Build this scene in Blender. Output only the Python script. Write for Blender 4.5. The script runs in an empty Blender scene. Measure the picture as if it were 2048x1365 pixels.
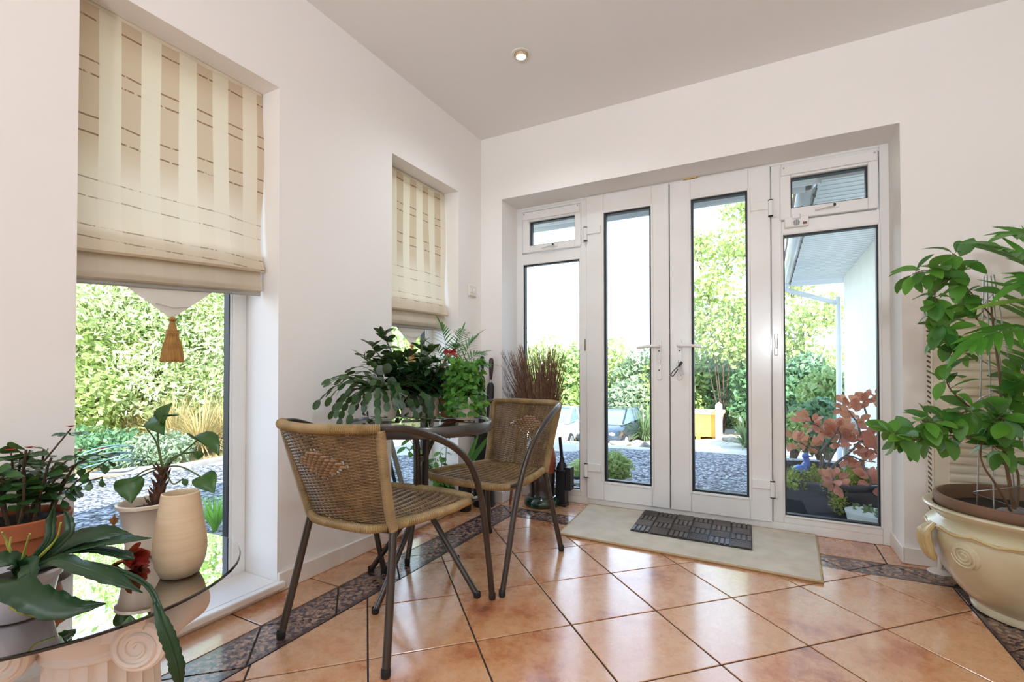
SKY, SUN, LAMP_W, FILL_W, EXPO = 3.3, 11.5, 23., 260., 0.36
LAMPS = [(.69, -.712), (1.7, -2.3), (2.4, -3.6), (1.2, -3.9), (2.3, -5.2), (1.2, -5.4)]  # first is the visible downlight, the others are unseen spots added as fill
import bpy, bmesh, math, random
import numpy as np
from mathutils import Vector, Matrix
random.seed(7); rng = np.random.default_rng(11)
S = bpy.context.scene
C = S.collection
PI = math.pi
# ------------------------------------------------------------------ camera
F_PX, YAW, PITCH, ROLL = 954.91, -0.4902, 0.0128, -0.0006
PPX, PPY = 1022.97, 728.26
CAM = Vector((1.827, -2.9525, 0.9359))
FWD = Vector((math.sin(YAW)*math.cos(PITCH), math.cos(YAW)*math.cos(PITCH), math.sin(PITCH)))
RGT = Vector((math.cos(YAW), -math.sin(YAW), 0)); UPV = RGT.cross(FWD)
RGT, UPV = RGT*math.cos(ROLL)+UPV*math.sin(ROLL), UPV*math.cos(ROLL)-RGT*math.sin(ROLL)
cd = bpy.data.cameras.new('camera'); cam = bpy.data.objects.new('camera', cd); C.objects.link(cam)
cam.matrix_world = Matrix(((RGT.x, UPV.x, -FWD.x, CAM.x), (RGT.y, UPV.y, -FWD.y, CAM.y), (RGT.z, UPV.z, -FWD.z, CAM.z), (0, 0, 0, 1)))
cd.sensor_fit = 'HORIZONTAL'; cd.sensor_width = 36; cd.lens = F_PX/2048*36
cd.shift_x = (1024-PPX)/2048; cd.shift_y = (PPY-682.5)/2048; cd.clip_start = .02; cd.clip_end = 300
S.camera = cam
def ray(u, v): return FWD + RGT*((u-PPX)/F_PX) + UPV*((PPY-v)/F_PX)
def W(u, v, dep): return CAM + ray(u, v)*dep            # a place in the room: sight line and distance
def on(u, v, axis, val):
    r = ray(u, v); return CAM + r*((val-CAM[axis])/r[axis])
def depth(p): return (Vector(p)-CAM).dot(FWD)

# ------------------------------------------------------------------ materials
def newmat(name):
    m = bpy.data.materials.new(name); m.use_nodes = True
    nt = m.node_tree; return m, nt, nt.nodes['Principled BSDF']
def srgb(c):
    f = lambda x: x/12.92 if x <= .04045 else ((x+.055)/1.055)**2.4
    return tuple(f(x/255) for x in c)+(1,)
def N(nt, typ, **kw):
    n = nt.nodes.new(typ)
    for k, v in kw.items():
        if k in n.inputs: n.inputs[k].default_value = v
        else: setattr(n, k, v)
    return n
def L(nt, a, b): nt.links.new(a, b)
def tcoord(nt, scale=(1, 1, 1)):
    t = N(nt, 'ShaderNodeTexCoord'); mp = N(nt, 'ShaderNodeMapping'); mp.inputs['Scale'].default_value = scale
    L(nt, t.outputs['Object'], mp.inputs['Vector']); return mp.outputs['Vector']
def math_(nt, op, a, b=None, c=None):
    n = N(nt, 'ShaderNodeMath', operation=op)
    for i, x in enumerate((a, b, c)):
        if x is None: continue
        if isinstance(x, (int, float)): n.inputs[i].default_value = x
        else: L(nt, x, n.inputs[i])
    return n.outputs[0]
def mixc(nt, fac, a, b):
    n = N(nt, 'ShaderNodeMix', data_type='RGBA')
    for s, x in ((0, fac), (6, a), (7, b)):
        if isinstance(x, (int, float)): n.inputs[s].default_value = x
        elif isinstance(x, tuple): n.inputs[s].default_value = x
        else: L(nt, x, n.inputs[s])
    return n.outputs[2]
def ramp(nt, fac, stops, interp='LINEAR'):
    n = N(nt, 'ShaderNodeValToRGB'); cr = n.color_ramp; cr.interpolation = interp
    while len(cr.elements) < len(stops): cr.elements.new(.5)
    for e, (p, c) in zip(cr.elements, stops): e.position = p; e.color = c if isinstance(c, tuple) else (c, c, c, 1)
    L(nt, fac, n.inputs[0]); return n.outputs[0]
def bump(nt, b, h, strength=.3, dist=.01):
    n = N(nt, 'ShaderNodeBump'); n.inputs['Strength'].default_value = strength; n.inputs['Distance'].default_value = dist
    L(nt, h, n.inputs['Height']); L(nt, n.outputs[0], b.inputs['Normal'])
MATS = {}
def mat(name, col, rough=.5, metal=0., col2=None, ns=8., bs=0., bscale=60., bd=.002, coat=0., spec=.5, emis=None, ramp_=(.35, .65), scale=(1, 1, 1), sheen=0.):
    """plain procedural surface: base colour, optional noise mix to a second colour, optional noise bump"""
    if name in MATS: return MATS[name]
    m, nt, b = newmat(name)
    b.inputs['Roughness'].default_value = rough; b.inputs['Metallic'].default_value = metal
    b.inputs['Coat Weight'].default_value = coat; b.inputs['Coat Roughness'].default_value = .08
    b.inputs['Specular IOR Level'].default_value = spec; b.inputs['Sheen Weight'].default_value = sheen
    v = tcoord(nt, scale)
    nz = N(nt, 'ShaderNodeTexNoise', Scale=ns, Detail=5.)
    L(nt, v, nz.inputs['Vector'])
    c1 = srgb(col); c2 = srgb(col2) if col2 else tuple(min(1, x*.9) for x in c1[:3])+(1,)
    f = ramp(nt, nz.outputs[0], [(ramp_[0], 0.), (ramp_[1], 1.)])
    L(nt, mixc(nt, f, c1, c2), b.inputs['Base Color'])
    if bs:
        n2 = N(nt, 'ShaderNodeTexNoise', Scale=bscale, Detail=4.); L(nt, v, n2.inputs['Vector']); bump(nt, b, n2.outputs[0], bs, bd)
    if emis:
        b.inputs['Emission Color'].default_value = srgb(emis[0]); b.inputs['Emission Strength'].default_value = emis[1]
    MATS[name] = m; return m
def leafmat(name, col, col2, rough=.4, tr=.3, spec=.5, ns=6.):
    """leaf: colour varies leaf by leaf, light passes through"""
    if name in MATS: return MATS[name]
    m, nt, b = newmat(name)
    g = N(nt, 'ShaderNodeNewGeometry'); v = tcoord(nt); nz = N(nt, 'ShaderNodeTexNoise', Scale=ns, Detail=3.); L(nt, v, nz.inputs['Vector'])
    f = math_(nt, 'MULTIPLY', math_(nt, 'ADD', g.outputs['Random Per Island'], nz.outputs[0]), .5)
    c = mixc(nt, ramp(nt, f, [(.2, 0.), (.8, 1.)]), srgb(col), srgb(col2))
    L(nt, c, b.inputs['Base Color']); b.inputs['Roughness'].default_value = rough; b.inputs['Specular IOR Level'].default_value = spec
    t = N(nt, 'ShaderNodeBsdfTranslucent'); L(nt, mixc(nt, .25, c, srgb((205, 225, 120))), t.inputs['Color'])
    mx = N(nt, 'ShaderNodeMixShader'); mx.inputs[0].default_value = tr
    L(nt, b.outputs[0], mx.inputs[1]); L(nt, t.outputs[0], mx.inputs[2])
    L(nt, mx.outputs[0], nt.nodes['Material Output'].inputs[0])
    MATS[name] = m; return m
def glassmat(name, tint, k=1., rough=0.):
    """thin pane: clear with a Fresnel reflection"""
    if name in MATS: return MATS[name]
    m, nt, b = newmat(name); nt.nodes.remove(b)
    tr = N(nt, 'ShaderNodeBsdfTransparent'); tr.inputs[0].default_value = tint
    gl = N(nt, 'ShaderNodeBsdfGlossy'); gl.inputs['Roughness'].default_value = rough
    fr = N(nt, 'ShaderNodeFresnel', IOR=1.5); mx = N(nt, 'ShaderNodeMixShader')
    L(nt, math_(nt, 'MULTIPLY', fr.outputs[0], k), mx.inputs[0]); L(nt, tr.outputs[0], mx.inputs[1]); L(nt, gl.outputs[0], mx.inputs[2])
    L(nt, mx.outputs[0], nt.nodes['Material Output'].inputs[0]); MATS[name] = m; return m

# ------------------------------------------------------------------ mesh builder
def frame_of(d):
    d = Vector(d).normalized(); a = Vector((0, 0, 1)) if abs(d.z) < .9 else Vector((1, 0, 0))
    s = d.cross(a).normalized(); return d, s, s.cross(d)
def smooth_path(pts, n=6):
    """Catmull-Rom through the points"""
    P = [Vector(p) for p in pts]; out = []
    P = [P[0]*2-P[1]]+P+[P[-1]*2-P[-2]]
    for i in range(1, len(P)-2):
        a, b, c, e = P[i-1:i+3]
        for k in range(n):
            t = k/n; out.append(.5*((2*b)+(c-a)*t+(2*a-5*b+4*c-e)*t*t+(3*b-a-3*c+e)*t**3))
    out.append(P[-2]); return out
SH = {  # leaf outlines: (place along the midrib, half width)
 'oval': [(0, 0), (.12, .45), (.32, .9), (.52, 1), (.72, .85), (.9, .45), (1, 0)],
 'obov': [(0, .06), (.2, .35), (.45, .8), (.7, 1), (.88, .75), (1, .12)],
 'lance': [(0, .1), (.15, .55), (.4, 1), (.7, .7), (1, 0)],
 'blade': [(0, .5), (.3, 1), (.7, .7), (1, 0)],
 'heart': [(-.22, .4), (-.14, .85), (.05, 1), (.3, .95), (.55, .66), (.8, .3), (1, 0)],
 'round': [(0, .3), (.15, .75), (.4, 1), (.65, .98), (.87, .65), (1, .2)],
 'seg': [(0, .25), (.15, .75), (.45, 1), (.75, .9), (1, .35)],
 'ivy': [(-.1, .45), (.1, 1), (.25, .7), (.4, .8), (.6, .4), (1, 0)],
}
class MB:
    def __init__(s): s.v = []; s.f = []; s.m = []
    def add(s, vs, fs, mi=0):
        o = len(s.v); s.v += [tuple(x) for x in vs]; s.f += [tuple(i+o for i in f) for f in fs]; s.m += [mi]*len(fs); return s
    def box(s, x0, x1, y0, y1, z0, z1, mi=0):
        vs = [(x, y, z) for x in (x0, x1) for y in (y0, y1) for z in (z0, z1)]
        return s.add(vs, [(0, 1, 3, 2), (4, 6, 7, 5), (0, 4, 5, 1), (2, 3, 7, 6), (0, 2, 6, 4), (1, 5, 7, 3)], mi)
    def obox(s, c, ax, ay, az, mi=0):
        c, ax, ay, az = map(Vector, (c, ax, ay, az))
        vs = [c+ax*i+ay*j+az*k for i in (-1, 1) for j in (-1, 1) for k in (-1, 1)]
        return s.add(vs, [(0, 1, 3, 2), (4, 6, 7, 5), (0, 4, 5, 1), (2, 3, 7, 6), (0, 2, 6, 4), (1, 5, 7, 3)], mi)
    def bar(s, a, b, w, h, mi=0, up=(0, 0, 1)):
        a, b = Vector(a), Vector(b); d = (b-a); u = Vector(up); sd = d.normalized().cross(u).normalized(); u = sd.cross(d.normalized())
        return s.obox((a+b)/2, d/2, sd*w/2, u*h/2, mi)
    def tube(s, path, r, n=8, mi=0, closed=False, cap=True, flat=1.):
        P = [Vector(p) for p in path]; k = len(P); R = r if hasattr(r, '__len__') else [r]*k
        vs = []; prev = None
        for i in range(k):
            a = P[i-1] if (i or closed) else P[i]; b = P[(i+1) % k] if (i < k-1 or closed) else P[i]
            d = (b-a); d = d.normalized() if d.length > 1e-9 else Vector((0, 0, 1))
            if prev is None: _, sd, up = frame_of(d)
            else:
                sd = prev-d*prev.dot(d)
                sd = sd.normalized() if sd.length > 1e-6 else frame_of(d)[1]
                up = sd.cross(d)
            prev = sd
            vs += [P[i]+(sd*math.cos(2*PI*j/n)*flat+up*math.sin(2*PI*j/n))*R[i] for j in range(n)]
        fs = [(i*n+j, i*n+(j+1) % n, ((i+1) % k)*n+(j+1) % n, ((i+1) % k)*n+j) for i in range(k if closed else k-1) for j in range(n)]
        if cap and not closed: fs += [tuple(range(n))[::-1], tuple(range((k-1)*n, k*n))]
        return s.add(vs, fs, mi)
    def lathe(s, prof, c=(0, 0, 0), n=32, mi=0, axis=None, sx=1., sy=1.):
        c = Vector(c); vs = []; fs = []; rows = []
        ax = frame_of(axis) if axis else (Vector((0, 0, 1)), Vector((1, 0, 0)), Vector((0, 1, 0)))
        for r, z in prof:
            if r < 1e-6: rows.append([len(vs)]); vs.append(c+ax[0]*z)
            else:
                rows.append(list(range(len(vs), len(vs)+n)))
                vs += [c+ax[1]*(r*sx*math.cos(2*PI*j/n))+ax[2]*(r*sy*math.sin(2*PI*j/n))+ax[0]*z for j in range(n)]
        for a, b in zip(rows, rows[1:]):
            for j in range(n):
                k = (j+1) % n
                q = [a[j % len(a)], a[k % len(a)], b[k % len(b)], b[j % len(b)]]
                q = [x for i, x in enumerate(q) if x not in q[:i]]
                if len(q) > 2: fs.append(tuple(q))
        return s.add(vs, fs, mi)
    def ball(s, c, r, n=12, mi=0, sx=1., sy=1., sz=1.):
        m = n//2; return s.lathe([(r*math.sin(PI*i/m), -r*sz*math.cos(PI*i/m)) for i in range(m+1)], c, n, mi, sx=sx, sy=sy)
    def prism(s, poly, axis, a, b, mi=0):
        k = len(poly)
        def p(q, h): return {0: (h, q[0], q[1]), 1: (q[0], h, q[1]), 2: (q[0], q[1], h)}[axis]
        vs = [p(q, a) for q in poly]+[p(q, b) for q in poly]
        return s.add(vs, [tuple(range(k))[::-1], tuple(range(k, 2*k))]+[(i, (i+1) % k, k+(i+1) % k, k+i) for i in range(k)], mi)
    def grid(s, fn, nu, nv, mi=0):
        vs = [fn(i/nu, j/nv) for j in range(nv+1) for i in range(nu+1)]
        return s.add(vs, [(j*(nu+1)+i, j*(nu+1)+i+1, (j+1)*(nu+1)+i+1, (j+1)*(nu+1)+i) for j in range(nv) for i in range(nu)], mi)
    def leaf(s, p, d, n, Ln, Wd, shape='oval', droop=.15, fold=.2, mi=0, twist=0., jag=0):
        p = Vector(p); d = Vector(d).normalized(); n = Vector(n); sd = d.cross(n)
        if sd.length < 1e-4: sd = frame_of(d)[1]
        sd.normalize(); n = sd.cross(d)
        if twist: sd, n = sd*math.cos(twist)+n*math.sin(twist), n*math.cos(twist)-sd*math.sin(twist)
        st = SH[shape]; vs = []
        if jag:
            st = [(i/jag/2, (.55+.45*(i % 2))*min(1., .35+3*i/jag/2, 3.2*(1-i/jag/2)+.05)) for i in range(2*jag+1)]
        for t, w in st:
            c = p+d*(Ln*t)-n*(droop*Ln*t*t); h = w*Wd/2
            vs += [c-sd*h+n*(fold*h), c, c+sd*h+n*(fold*h)]
        fs = []
        for i in range(len(st)-1):
            o = 3*i; fs += [(o, o+1, o+4, o+3), (o+1, o+2, o+5, o+4)]
        return s.add(vs, fs, mi)
    def build(s, name, mats, parent=None, smooth=True, bevel=0., org=None, solid=0., seg=2, sub=0):
        me = bpy.data.meshes.new(name)
        o0 = ORG.get(parent.name, Vector()) if parent else (Vector(org) if org else Vector())
        me.from_pydata([(x[0]-o0.x, x[1]-o0.y, x[2]-o0.z) for x in s.v], [], s.f)
        for m in (mats if isinstance(mats, (list, tuple)) else [mats]): me.materials.append(m)
        me.polygons.foreach_set('material_index', s.m)
        bm = bmesh.new(); bm.from_mesh(me); pass
        if not getattr(s, 'raw', False): bmesh.ops.recalc_face_normals(bm, faces=bm.faces)
        bm.to_mesh(me); bm.free()
        o = bpy.data.objects.new(name, me); C.objects.link(o)
        if parent: o.parent = parent; ORG[o.name] = o0
        elif org: o.location = o0; ORG[o.name] = o0
        if solid:
            m = o.modifiers.new('solid', 'SOLIDIFY'); m.thickness = solid; m.offset = 0
        if bevel:
            m = o.modifiers.new('bevel', 'BEVEL'); m.width = bevel; m.segments = seg; m.limit_method = 'ANGLE'; m.angle_limit = math.radians(40)
        if sub:
            m = o.modifiers.new('sub', 'SUBSURF'); m.levels = sub; m.render_levels = sub
        if smooth:
            me.polygons.foreach_set('use_smooth', [True]*len(me.polygons))
            try: me.set_sharp_from_angle(angle=math.radians(42))
            except Exception: pass
        return o
ORG = {}
def thing(name, label, cat, loc=(0, 0, 0), group=None):
    o = bpy.data.objects.new(name, None); C.objects.link(o); o.location = loc; o.empty_display_size = .05
    ORG[o.name] = Vector(loc); o['label'] = label; o['category'] = cat
    if group: o['group'] = group
    return o
def tag(o, label, cat, group=None, kind=None):
    o['label'] = label; o['category'] = cat
    if group: o['group'] = group
    if kind: o['kind'] = kind
    return o
def struct(o): o['kind'] = 'structure'; return o
def copy_tree(o, parent=None):
    c = o.copy(); C.objects.link(c); ORG[c.name] = ORG.get(o.name, Vector())
    if parent: c.parent = parent
    for ch in list(o.children): copy_tree(ch, c)
    return c
# ------------------------------------------------------------------ the room
H = 2.6126
M_wall = mat('wall_paint', (240, 236, 233), .75, bs=.08, bscale=180, bd=.001, col2=(238, 234, 230), ns=1.5)
M_ceil = mat('ceiling_paint', (236, 233, 231), .8, col2=(234, 231, 228), ns=1.2)
M_trim = mat('trim_gloss', (236, 229, 222), .4, col2=(229, 221, 212), ns=3)
M_pvc = mat('white_frame_plastic', (236, 235, 233), .22, col2=(232, 230, 227), ns=4, coat=.3)
M_gask = mat('black_rubber_seal', (13, 18, 26), .45)
M_spacer = mat('grey_spacer_bar', (60, 78, 96), .3, metal=.6)
M_glass = glassmat('window_glass', (.93, .96, .965, 1), .8)
M_metal = mat('bright_metal', (190, 188, 184), .25, metal=1.)
M_dark = mat('dark_slot', (30, 26, 24), .6)
YB, XR = -6.2, 3.12
W1 = (-2.3049, -1.6315); W2 = (-.9366, -.287); WT = 2.143
DL, DR, DD, DT = .1723, 2.4127, .237, 2.15
ZC = 2.78
mb = MB(); xo = -.30
mb.box(xo, 0, YB-.3, W1[0], -.2, ZC).box(xo, 0, W1[1], W2[0], -.2, ZC).box(xo, 0, W2[1], .32, -.2, ZC)
for w in (W1, W2): mb.box(xo, 0, w[0], w[1], WT, ZC).box(xo, 0, w[0], w[1], -.2, .02)
struct(mb.build('wall_left', M_wall, smooth=False))
mb = MB()
mb.box(0, DL, 0, .32, -.2, ZC).box(DR, XR+.3, 0, .32, -.2, ZC).box(DL, DR, 0, .32, DT, ZC)
struct(mb.build('wall_far', M_wall, smooth=False))
struct(MB().box(XR, XR+.3, YB-.3, 0, -.2, ZC).build('wall_right', M_wall, smooth=False))
# unseen back wall; its wide window is added to let in fill light
mb = MB()
BW = (.2, 2.9, .85, 2.35)
mb.box(0, BW[0], YB-.3, YB, -.2, ZC).box(BW[1], XR, YB-.3, YB, -.2, ZC).box(BW[0], BW[1], YB-.3, YB, -.2, BW[2]).box(BW[0], BW[1], YB-.3, YB, BW[3], ZC)
struct(mb.build('wall_back', M_wall, smooth=False))
struct(MB().box(0, XR, YB, 0, H, ZC-.01).build('ceiling', M_ceil, smooth=False))

# ---- tiled floor: every tile its own raised face, grout below
def clip(poly, a, b, c):                        # keep a*x+b*y <= c
    out = []
    for i in range(len(poly)):
        p, q = poly[i-1], poly[i]; fp, fq = a*p[0]+b*p[1]-c, a*q[0]+b*q[1]-c
        if (fp <= 0) != (fq <= 0):
            t = fp/(fp-fq); out.append((p[0]+(q[0]-p[0])*t, p[1]+(q[1]-p[1])*t))
        if fq <= 0: out.append(q)
    return out
GX, GY, GS, G = .684, -.5339, .2529, .006
def tmat():
    m, nt, b = newmat('terracotta_tile'); v = tcoord(nt)
    g = N(nt, 'ShaderNodeNewGeometry'); rnd = g.outputs['Random Per Island']
    off = N(nt, 'ShaderNodeVectorMath', operation='ADD'); L(nt, v, off.inputs[0])
    cmb = N(nt, 'ShaderNodeCombineXYZ'); L(nt, math_(nt, 'MULTIPLY', rnd, 37.), cmb.inputs[2]); L(nt, cmb.outputs[0], off.inputs[1])
    n1 = N(nt, 'ShaderNodeTexNoise', Scale=4.2, Detail=6., Roughness=.62); L(nt, off.outputs[0], n1.inputs['Vector'])
    n2 = N(nt, 'ShaderNodeTexNoise', Scale=32., Detail=5., Roughness=.7); L(nt, off.outputs[0], n2.inputs['Vector'])
    f = math_(nt, 'ADD', math_(nt, 'MULTIPLY', n1.outputs[0], .8), math_(nt, 'MULTIPLY', n2.outputs[0], .2))
    f = math_(nt, 'ADD', f, math_(nt, 'MULTIPLY', math_(nt, 'SUBTRACT', rnd, .5), .10))
    c = ramp(nt, f, [(.30, srgb((138, 74, 44))), (.39, srgb((176, 106, 64))), (.47, srgb((200, 140, 94))), (.60, srgb((206, 158, 116))), (.72, srgb((196, 140, 98)))])
    L(nt, c, b.inputs['Base Color'])
    L(nt, ramp(nt, n2.outputs[0], [(.3, .20), (.7, .36)]), b.inputs['Roughness'])
    b.inputs['Coat Weight'].default_value = 1.; b.inputs['Coat Roughness'].default_value = .15; b.inputs['Coat IOR'].default_value = 1.6
    n3 = N(nt, 'ShaderNodeTexNoise', Scale=9., Detail=3.); L(nt, off.outputs[0], n3.inputs['Vector'])
    h = math_(nt, 'ADD', n3.outputs[0], math_(nt, 'MULTIPLY', n2.outputs[0], .18)); bump(nt, b, h, .10, .02)
    return m
def bordermat(name, axis, mid):
    m, nt, b = newmat(name); v = tcoord(nt)
    sp = N(nt, 'ShaderNodeSeparateXYZ'); L(nt, v, sp.inputs[0])
    dd = math_(nt, 'ABSOLUTE', math_(nt, 'SUBTRACT', sp.outputs[axis], mid))
    edge = ramp(nt, math_(nt, 'DIVIDE', dd, .09), [(.62, 0.), (.95, 1.)])
    dn = N(nt, 'ShaderNodeTexNoise', Scale=22., Detail=2.); L(nt, v, dn.inputs['Vector'])
    ad = N(nt, 'ShaderNodeMix', data_type='VECTOR'); ad.inputs[0].default_value = .045
    L(nt, v, ad.inputs[4]); L(nt, dn.outputs['Color'], ad.inputs[5])
    vo = N(nt, 'ShaderNodeTexVoronoi', feature='DISTANCE_TO_EDGE', Scale=34.); L(nt, ad.outputs[1], vo.inputs['Vector'])
    nz = N(nt, 'ShaderNodeTexNoise', Scale=46., Detail=2.); L(nt, v, nz.inputs['Vector'])
    swirl = math_(nt, 'ADD', math_(nt, 'MULTIPLY', ramp(nt, vo.outputs['Distance'], [(.08, 1.), (.16, 0.)]), .55), ramp(nt, nz.outputs[0], [(.50, 0.), (.56, .8)]))
    n4 = N(nt, 'ShaderNodeTexNoise', Scale=7., Detail=2.); L(nt, v, n4.inputs['Vector'])
    base = mixc(nt, ramp(nt, n4.outputs[0], [(.4, 0.), (.6, 1.)]), srgb((176, 136, 110)), srgb((150, 116, 98)))
    c = mixc(nt, math_(nt, 'MINIMUM', swirl, 1.), base, srgb((52, 40, 52)))
    c = mixc(nt, math_(nt, 'MULTIPLY', edge, .85), c, srgb((58, 40, 42)))
    L(nt, c, b.inputs['Base Color']); b.inputs['Roughness'].default_value = .22; b.inputs['Coat Weight'].default_value = .3; b.inputs['Coat Roughness'].default_value = .1
    return m
M_grout = mat('dark_grout', (50, 38, 34), .85, ns=30)
fm = [tmat(), bordermat('patterned_border_left', 0, .282), bordermat('patterned_border_far', 1, -.15), bordermat('patterned_border_right', 0, 2.62), M_grout]
mb = MB(); mb.raw = False
def tile(lines, mi, big=(-1, 4, YB-.5, .6)):
    p = [(big[0], big[2]), (big[1], big[2]), (big[1], big[3]), (big[0], big[3])]
    for a, b, c in lines:
        k = math.hypot(a, b); p = clip(p, a/k, b/k, c/k-G/2)
        if len(p) < 3: return
    k = len(p); cx = sum(q[0] for q in p)/k; cy = sum(q[1] for q in p)/k
    if cx > XR+.05 or cx < -.05 or cy < YB: return
    def inset(d): return [(q[0]+(cx-q[0])*d/max(.02, math.hypot(q[0]-cx, q[1]-cy)), q[1]+(cy-q[1])*d/max(.02, math.hypot(q[0]-cx, q[1]-cy))) for q in p]
    t = inset(.002)
    vs = [(x, y, 0.) for x, y in t]+[(x, y, -.0012) for x, y in p]+[(x, y, -.006) for x, y in p]
    mb.add(vs, [tuple(range(k))]+[(r*k+i, (r+1)*k+i, (r+1)*k+(i+1) % k, r*k+(i+1) % k) for r in (0, 1) for i in range(k)], mi)
BX0, BX1, BY1, BY0 = .19, .375, -.06, -.24
RX0, RX1 = 2.53, 2.71
inner = [(-1, 0, -BX1), (1, 0, RX0), (0, 1, BY0), (0, -1, -YB)]
for i in range(-4, 12):
    for j in range(-26, 4):
        if (i+j) % 2 == 0:
            cx, cy = GX+i*GS, GY+j*GS
            if BX1-GS < cx < RX0+GS and cy < BY0+GS:
                tile([(1, 1, cx+cy+GS), (-1, -1, GS-cx-cy), (1, -1, cx-cy+GS), (-1, 1, GS-cx+cy)]+inner, 0)
PT = .358
y0 = -1.473+4*PT                                            # plain outer row and zigzag border along the left wall
wl = BX1-BX0
for k in range(-1, 18):
    a = y0-k*PT; c = a-PT; m_ = (a+c)/2; s = (a-m_)/wl; c2 = m_-PT
    lim = [(-1, 0, -BX0), (1, 0, BX1), (0, 1, BY1), (0, -1, -YB)]
    tile(lim+[(s, 1, a+s*BX0), (s, -1, -c+s*BX0)], 1)
    tile(lim+[(-s, 1, m_-s*BX1), (-s, -1, -c2-s*BX1)], 1)
    tile([(-1, 0, 0), (1, 0, BX0), (0, 1, min(a, .30)), (0, -1, -c)], 0)
w_ = BY1-BY0
for k in range(-1, 8):                                       # far border
    a = 2.335-k*PT; c = a-PT; m_ = (a+c)/2; s = (a-m_)/w_
    lim = [(0, 1, BY1), (0, -1, -BY0), (1, 0, RX1), (-1, 0, -BX1)]
    tile(lim+[(1, -s, a-s*BY1), (-1, -s, -c-s*BY1)], 2)
    a2, c2 = m_, m_-PT
    tile(lim+[(1, s, a2+s*BY0), (-1, s, -c2+s*BY0)], 2)
    tile([(0, -1, -BY1), (0, 1, .30), (1, 0, a), (-1, 0, -c), (-1, 0, -BX0)], 0)
for k in range(0, 18):                                       # right border
    a = -.236-(k-1)*PT; c = a-PT; m_ = (a+c)/2; s = (a-m_)/(RX1-RX0)
    lim = [(-1, 0, -RX0), (1, 0, RX1), (0, 1, BY0)]
    tile(lim+[(-s, 1, a-s*RX1), (-s, -1, -c-s*RX1)], 3)
    a2, c2 = m_, m_-PT
    tile(lim+[(s, 1, a2+s*RX0), (s, -1, -c2+s*RX0)], 3)
    tile([(-1, 0, -RX1), (1, 0, XR), (0, 1, min(a, BY0)), (0, -1, -c)], 0)
mb.box(-.05, XR+.05, YB-.05, .30, -.2, -.003, 4)
struct(mb.build('floor', fm, smooth=False))

# ---- skirting boards and sills
sk = .08
mb = MB()
for a, b in ((YB, W1[0]), (W1[1], W2[0]), (W2[1], 0)): mb.box(0, .015, a, b, 0, sk)
struct(mb.build('baseboard_left', M_trim, bevel=.004))
mb = MB(); mb.box(DR-.008, XR, -.0158, 0, 0, sk).box(DR-.0125, DR+.001, -.0158, DD-.002, 0, sk).box(.015, DL+.008, -.0158, 0, 0, sk).box(DL, DL+.0125, -.0158, DD-.002, 0, sk)
struct(mb.build('baseboard_far', M_trim, bevel=.004))
for i, w in enumerate((W1, W2)):
    mb = MB(); mb.box(-.2155, .0, w[0], w[1], .018, .046).box(.0, .034, w[0]-.02, w[1]+.02, .018, .046).box(0, .012, w[0], w[1], -.001, .018)
    struct(mb.build('trim_%d' % (i+1), M_trim, bevel=.008, seg=3))

# ---- left windows (plane x = -.2155)
def ring(mb, a0, a1, z0, z1, w, d0, d1, axis, mi=0):
    """four bars round a hole; w = left, right, bottom, top widths"""
    def bx(p, q, r, s_):
        if axis == 1: mb.box(p, q, d0, d1, r, s_, mi)
        else: mb.box(d0, d1, p, q, r, s_, mi)
    bx(a0, a0+w[0], z0, z1); bx(a1-w[1], a1, z0, z1); bx(a0+w[0], a1-w[1], z0, z0+w[2]); bx(a0+w[0], a1-w[1], z1-w[3], z1)
def pane(name, a0, a1, z0, z1, d, axis, parent, g=.009, gd=.014):
    """glass with its black seal; the seal sits in front of and behind the pane"""
    sgn = -1 if axis == 1 else 1
    p = MB()
    vs = [(a0, d, z0), (a1, d, z0), (a1, d, z1), (a0, d, z1)] if axis == 1 else [(d, a0, z0), (d, a1, z0), (d, a1, z1), (d, a0, z1)]
    p.add(vs, [(0, 1, 2, 3)]); o = p.build('glass_pane', M_glass, parent, smooth=False)
    q = MB(); ring(q, a0, a1, z0, z1, (g, g, g, g), d-.018, d+.018, axis); q.build('rubber_seal', M_gask, parent, smooth=False)
    return o
FX = -.2155
for i, w in enumerate((W1, W2)):
    mb = MB(); ring(mb, w[0], w[1], .04, WT, (.058, .058, .11, .058), FX-.065, FX, 0)
    o = struct(mb.build('window_%d' % (i+1), M_pvc, bevel=.004)); ORG[o.name] = Vector()
    b2 = MB(); ring(b2, w[0]+.055, w[1]-.055, .147, WT-.055, (.012, .012, .012, .012), FX-.022, FX-.008, 0); b2.build('glazing_bead', M_pvc, o, bevel=.003)
    pane('glass_pane', w[0]+.062, w[1]-.062, .155, WT-.062, FX-.034, 0, o)
# unseen window, added so more daylight fills the room
mb = MB(); ring(mb, BW[0], BW[1], BW[2], BW[3], (.06, .06, .06, .06), YB-.2, YB-.14, 1); mb.box(1.42, 1.48, YB-.2, YB-.14, BW[2], BW[3])
o = struct(mb.build('window_5', M_pvc, bevel=.004)); ORG[o.name] = Vector()
p = MB(); p.add([(BW[0], YB-.17, BW[2]), (BW[1], YB-.17, BW[2]), (BW[1], YB-.17, BW[3]), (BW[0], YB-.17, BW[3])], [(0, 1, 2, 3)]); p.build('glass_pane', M_glass, o, smooth=False)

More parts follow.
